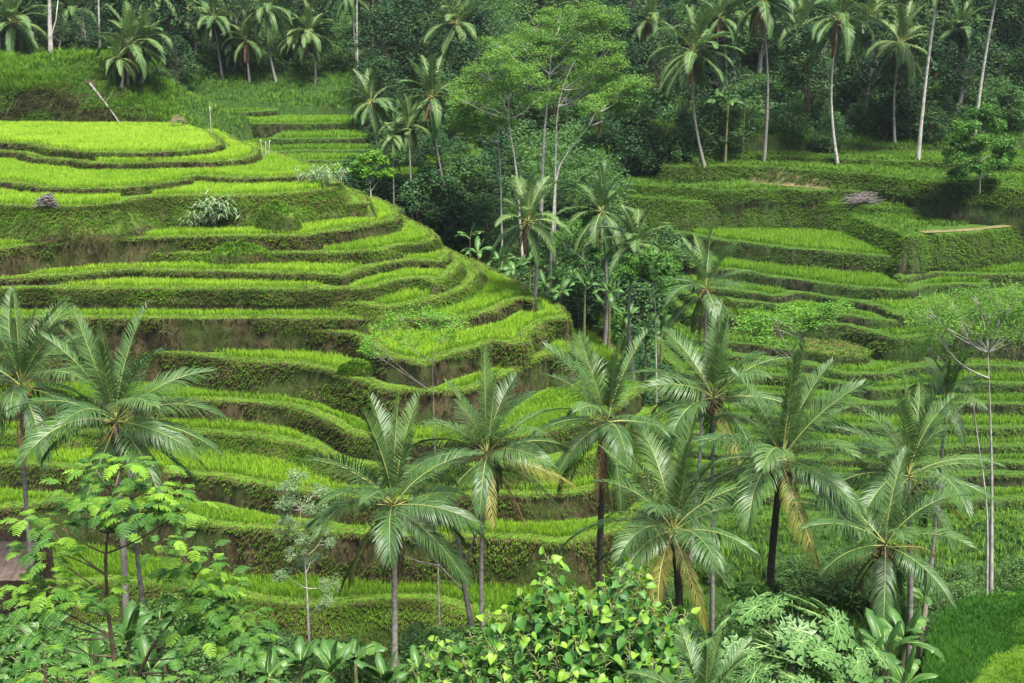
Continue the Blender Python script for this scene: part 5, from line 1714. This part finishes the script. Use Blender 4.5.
def stake(u, v, D, h, lean, label, group):
    P = at_d(u, v, D); z = float(ground(P[0:1], np.array([D]))[0]) - .1
    g = Geo()
    q = np.linspace(0, 1, 6)[:, None]
    g.tube(q * np.array([lean, 0, h]), .07 * (1.1 - .3 * q[:, 0]), 6, 0, .5)
    g.tube([(lean * .93, 0, h * .93), (lean * .93 + .1, 0, h * .97), (lean * .93 + .22, 0, h * .9)], [.05, .05, .02], 5, 0, .5)
    o = obj('bamboo_stake', g.mesh('bamboo_stake', [M['stake']])); o.location = (P[0], D, z)
    return tag(o, label, 'stake', group)


for u, l, h, lb in ((262, -.15, 2.0, 'leftmost of three bleached stakes at the back edge of the hill top'), (265, .1, 1.7, 'middle one of three bleached stakes at the back edge of the hill top'), (268, .25, 1.9, 'rightmost of three bleached stakes at the back edge of the hill top')):
    stake(u, 147, 150, h, l, lb, 'bleached stakes at the hill top')
stake(211, 130, 158, 3.6, .05, 'single thin pale pole with a leafy tip beside the top field', 'bleached stakes at the hill top')


def reeds(u, v, D, h, n, label, seed, bend=.5):
    r = np.random.default_rng(seed)
    P = at_d(u, v, D); z = float(ground(P[0:1], np.array([D]))[0]) - .05
    g = Geo()
    for i in range(n):
        a = r.uniform(0, 6.28); b = r.uniform(.1, .9)
        x0, y0 = r.normal(0, h * .3), r.normal(0, h * .15)
        L = h * r.uniform(.6, 1.1)
        q = np.linspace(0, 1, 7)
        C = np.c_[x0 + math.cos(a) * bend * L * b * q ** 2, y0 + math.sin(a) * bend * L * b * q ** 2, L * q * (1 - .4 * b * q)]
        if i % 6 == 0: g.tube(C * [1, 1, .8], .035, 4, 1, .5)
        for k in (2, 3, 4, 5):
            for s_ in range(2):
                a2 = r.uniform(0, 6.28); l2 = h * r.uniform(.25, .42)
                d = np.array([math.cos(a2), math.sin(a2), .5]); e = np.array([-d[1], d[0], 0])
                p0 = C[k]; p1 = p0 + d * l2 * .55; p2 = p0 + np.array([d[0], d[1], -.1]) * l2
                w = .035 * h / 2
                g.add([p0 - e * w, p0 + e * w, p1 - e * w, p1 + e * w, p2], [(0, 1, 3), (0, 3, 2), (2, 3, 4)], None, 0, r.uniform(.2, 1))
    o = empty('reed_clump', (P[0], D, z)); tag(o, label, 'reeds', 'silvery reed clumps on the left hill')
    obj('leaves', g.mesh('leaves', [M['leaf_grey'], M['stake']]), o)
    return o


reeds(213, 212, 122.5, 4.2, 26, 'silvery reed clump with arching leaves before a bare brown earth face on the left hill', 5, .7)
reeds(198, 204, 122, 2.4, 10, 'small silvery tuft beside the arching reed clump on the left hill', 8, .8)
reeds(319, 177, 131, 2.9, 18, 'upright silvery reed clump at the right corner of the upper hill steps', 6, .3)
reeds(333, 178, 130, 2.7, 14, 'second upright reed clump at the hill corner, tied pale stems', 7, .25)


def heap(u, v, D, w, h, label, seed):
    r = np.random.default_rng(seed)
    P = at_d(u, v, D); z = float(ground(P[0:1], np.array([D]))[0])
    g = Geo()
    for i in range(150):
        a = r.normal(0, .5); L = w * r.uniform(.3, .7)
        c = np.array([r.normal(0, w * .2), r.normal(0, w * .15), 0]); c[2] = h * max(0.05, 1 - abs(c[0]) / (w * .5)) * r.random()
        d = np.array([math.cos(a), r.normal(0, .4), r.normal(.15, .25)])
        g.tube([c - d * L * .5, c + [0, 0, .05], c + d * L * .5], r.uniform(.02, .05), 4, 0, .5, cap=False)
    o = obj('brush_heap', g.mesh('brush_heap', [M['twig']])); o.location = (P[0], D, z)
    return tag(o, label, 'brush heap')


heap(864, 184, 158, 5.0, 1.5, 'grey heap of cut dry branches on the upper right steps', 3)
heap(48, 214, 117.5, 1.9, 1.3, 'small pale heap of dry twigs on the bank of the left hill', 4)
heap(845, 612, 56, 4.0, 1.2, 'pile of fallen dry fronds and sticks behind the lowest palm', 9)

# brown roofed shed at the left edge
def shed():
    P = at_d(4, 548, 64); z = float(ground(P[0:1], np.array([64.0]))[0])
    top = at_d(4, 534, 64)[2] - z
    o = empty('field_shed', (P[0], 64, z)); tag(o, 'small shed with a flat brown roof under a dark bank at the left edge', 'shed')
    bm = Geo()

    def box(g, a, b):
        x0, y0, z0 = a; x1, y1, z1 = b
        V = [(x0, y0, z0), (x1, y0, z0), (x1, y1, z0), (x0, y1, z0), (x0, y0, z1), (x1, y0, z1), (x1, y1, z1), (x0, y1, z1)]
        for f in ((0, 3, 2, 1), (4, 5, 6, 7), (0, 1, 5, 4), (1, 2, 6, 5), (2, 3, 7, 6), (3, 0, 4, 7)):
            g.add([V[i] for i in f], None, [(0, 1, 2, 3)])
    for sx in (-1.5, 2.2):
        for sy in (-1, 1.2):
            g = Geo(); g.tube([(sx, sy, 0), (sx, sy, top - .1)], .07, 6); obj('post', g.mesh('post', [M['wood']]), o)
    g = Geo()
    n = 14
    for i in range(n):
        x = -2.2 + i * .36
        box(g, (x, -1.6, top - .06 + .015 * (i % 2)), (x + .34, 1.7, top + .02 + .015 * (i % 2)))
    rf_ = obj('roof', g.mesh('roof', [M['rust']], False), o); rf_.rotation_euler = (R(14), 0, 0); rf_.location = (0, 0, 0)
    g = Geo(); box(g, (-1.6, 1.15, .2), (2.3, 1.22, top - .25)); obj('back_wall', g.mesh('back_wall', [M['wood']], False), o)


shed()


def thatch():
    P = at_d(178, 126, 164); z = float(ground(P[0:1], np.array([164.0]))[0])
    o = empty('field_shelter', (P[0], 164, z)); tag(o, 'tiny thatched field shelter behind the top field by the left bank', 'shelter')
    for sx in (-.9, .9):
        for sy in (-.6, .6):
            g = Geo(); g.tube([(sx, sy, 0), (sx, sy, 1.3)], .06, 5); obj('post', g.mesh('post', [M['wood']]), o)
    r = np.random.default_rng(2); g = Geo()
    for i in range(260):
        a = r.uniform(0, 6.28); t0 = r.uniform(0, .7)
        ap = np.array([r.normal(0, .1), r.normal(0, .1), 2.4]); ed = np.array([math.cos(a) * 1.5, math.sin(a) * 1.1, 1.2])
        p = ap + (ed - ap) * t0; q = ap + (ed - ap) * min(1.15, t0 + .5) + r.normal(0, .05, 3)
        g.tube([p, q], [.05, .02], 3, 0, .5, cap=False)
    obj('roof', g.mesh('roof', [M['thatch']]), o)
    o.scale = (.75, .75, .8)


thatch()


# ---- trodden paths on the far slope
mp_, nd, lk = new_mat('trodden_earth')
M['path'] = mp_
_o = N(nd, 'ShaderNodeOutputMaterial'); _p = N(nd, 'ShaderNodeBsdfPrincipled'); _p.inputs['Roughness'].default_value = .95; _p.inputs['Specular IOR Level'].default_value = .1
_g = N(nd, 'ShaderNodeNewGeometry')
lk.new(mixc(nd, lk, ramp(nd, lk, noise(nd, lk, 1.6, 5, _g.outputs['Position']), .35, .65), (0.17, 0.13, 0.07), (0.08, 0.10, 0.03)), _p.inputs['Base Color']); lk.new(_p.outputs[0], _o.inputs[0])


def path(px, w, label, zl=None):
    P = []
    for u, v in px:
        if zl is not None:
            P.append(Vector(at_z(u, v, zl))); continue
        hs = [bv.ray_cast(Vector((0, 0, 0)), Vector(ray(u, v)).normalized())[0] for bv in BVS + [LBV]]
        P.append(min((h_ for h_ in hs if h_ is not None), key=lambda h_: h_.y))
    print('path', [tuple(round(c, 1) for c in p) for p in P])
    P = resample(np.array(P)[:, :2], .4)
    t = np.gradient(P, axis=0); t /= np.linalg.norm(t, axis=1)[:, None]
    nn = np.c_[-t[:, 1], t[:, 0]]
    V = []
    offs = (-1, -.5, 0, .5, 1)
    for k, o in enumerate(offs):
        ww = w * .5 * (1 + .35 * vnoise(P[:, 0] * .7 + k, P[:, 1] * .7, 71))
        q = P + nn * (o * ww)[:, None]
        V.append(np.c_[q, (np.array([surf(float(a), float(b)) for a, b in q]) if zl is None else np.full(len(q), zl)) + .12 - .05 * abs(o)])
    n = len(P)
    i = np.arange(n - 1)
    F_ = np.concatenate([np.stack([k * n + i, k * n + i + 1, (k + 1) * n + i + 1, (k + 1) * n + i], -1) for k in range(len(offs) - 1)])
    tag(obj('path', np_mesh('path', np.concatenate(V), [F_], [M['path']])), label, kind='structure')


path(PATHS[0], 1.3, 'bare earth path at the right end of the upper slope', zr(985, 217))
path(PATHS[1], 1.3, 'trodden path along an upper step of the far slope')

# ------------------------------------------------------------------ the air
hm, nd, lk = new_mat('haze')
ho = N(nd, 'ShaderNodeOutputMaterial'); hv = N(nd, 'ShaderNodeVolumePrincipled')
hv.inputs['Color'].default_value = (0.80, 0.90, 1.0, 1); hv.inputs['Density'].default_value = 0.00007; hv.inputs['Anisotropy'].default_value = 0.2
lk.new(hv.outputs[0], ho.inputs['Volume'])
hx0, hx1, hy0, hy1, hz0, hz1 = -450, 450, -60, 700, -90, 75
V = [(x, y, z) for z in (hz0, hz1) for y in (hy0, hy1) for x in (hx0, hx1)]
hme = np_mesh('haze', V, [np.array([(0, 2, 3, 1), (4, 5, 7, 6), (0, 1, 5, 4), (1, 3, 7, 5), (3, 2, 6, 7), (2, 0, 4, 6)])], [hm], smooth=False)
tag(obj('haze', hme), 'thin humid haze over the valley', kind='stuff')

# ------------------------------------------------------------------ light
w = bpy.data.worlds.new('World'); S.world = w
w.use_nodes = True
nt = w.node_tree; nt.nodes.clear()
sky = nt.nodes.new('ShaderNodeTexSky'); sky.sky_type = 'NISHITA'; sky.sun_disc = False
SUN_EL, SUN_AZ = 66.0, 150.0     # compass bearing the light comes from (0 = straight ahead, clockwise)
sky.sun_elevation = R(SUN_EL); sky.sun_rotation = R(SUN_AZ)
sky.dust_density = 3.0; sky.air_density = 1.0; sky.ozone_density = 1.0
bg = nt.nodes.new('ShaderNodeBackground'); bg.inputs[1].default_value = 0.06
wo = nt.nodes.new('ShaderNodeOutputWorld')
nt.links.new(sky.outputs[0], bg.inputs[0]); nt.links.new(bg.outputs[0], wo.inputs[0])
sd = bpy.data.lights.new('sun', 'SUN'); sd.energy = 2.6; sd.angle = R(14); sd.color = (1.0, 0.965, 0.90)
so = bpy.data.objects.new('sun', sd); COL.objects.link(so)
az = R(SUN_AZ); el = R(SUN_EL)
dirv = Vector((math.sin(az) * math.cos(el), math.cos(az) * math.cos(el), math.sin(el)))
so.rotation_euler = dirv.to_track_quat('Z', 'Y').to_euler()
so.location = (0, 0, 60)
S.view_settings.view_transform = 'Standard'
S.view_settings.look = 'None'
S.view_settings.exposure = 2.2
S.view_settings.gamma = 1.0
S.view_settings.use_curve_mapping = False
S.cycles.volume_bounces = 0
S.cycles.max_bounces = 6
S.cycles.diffuse_bounces = 3
S.cycles.glossy_bounces = 2
S.cycles.transmission_bounces = 3
S.cycles.transparent_max_bounces = 4
S.cycles.caustics_reflective = False
S.cycles.caustics_refractive = False

for o in S.objects:
    if 'label' in o.keys() and len(o['label'].split()) > 16: print('LONG', len(o['label'].split()), o.name, o['label'])
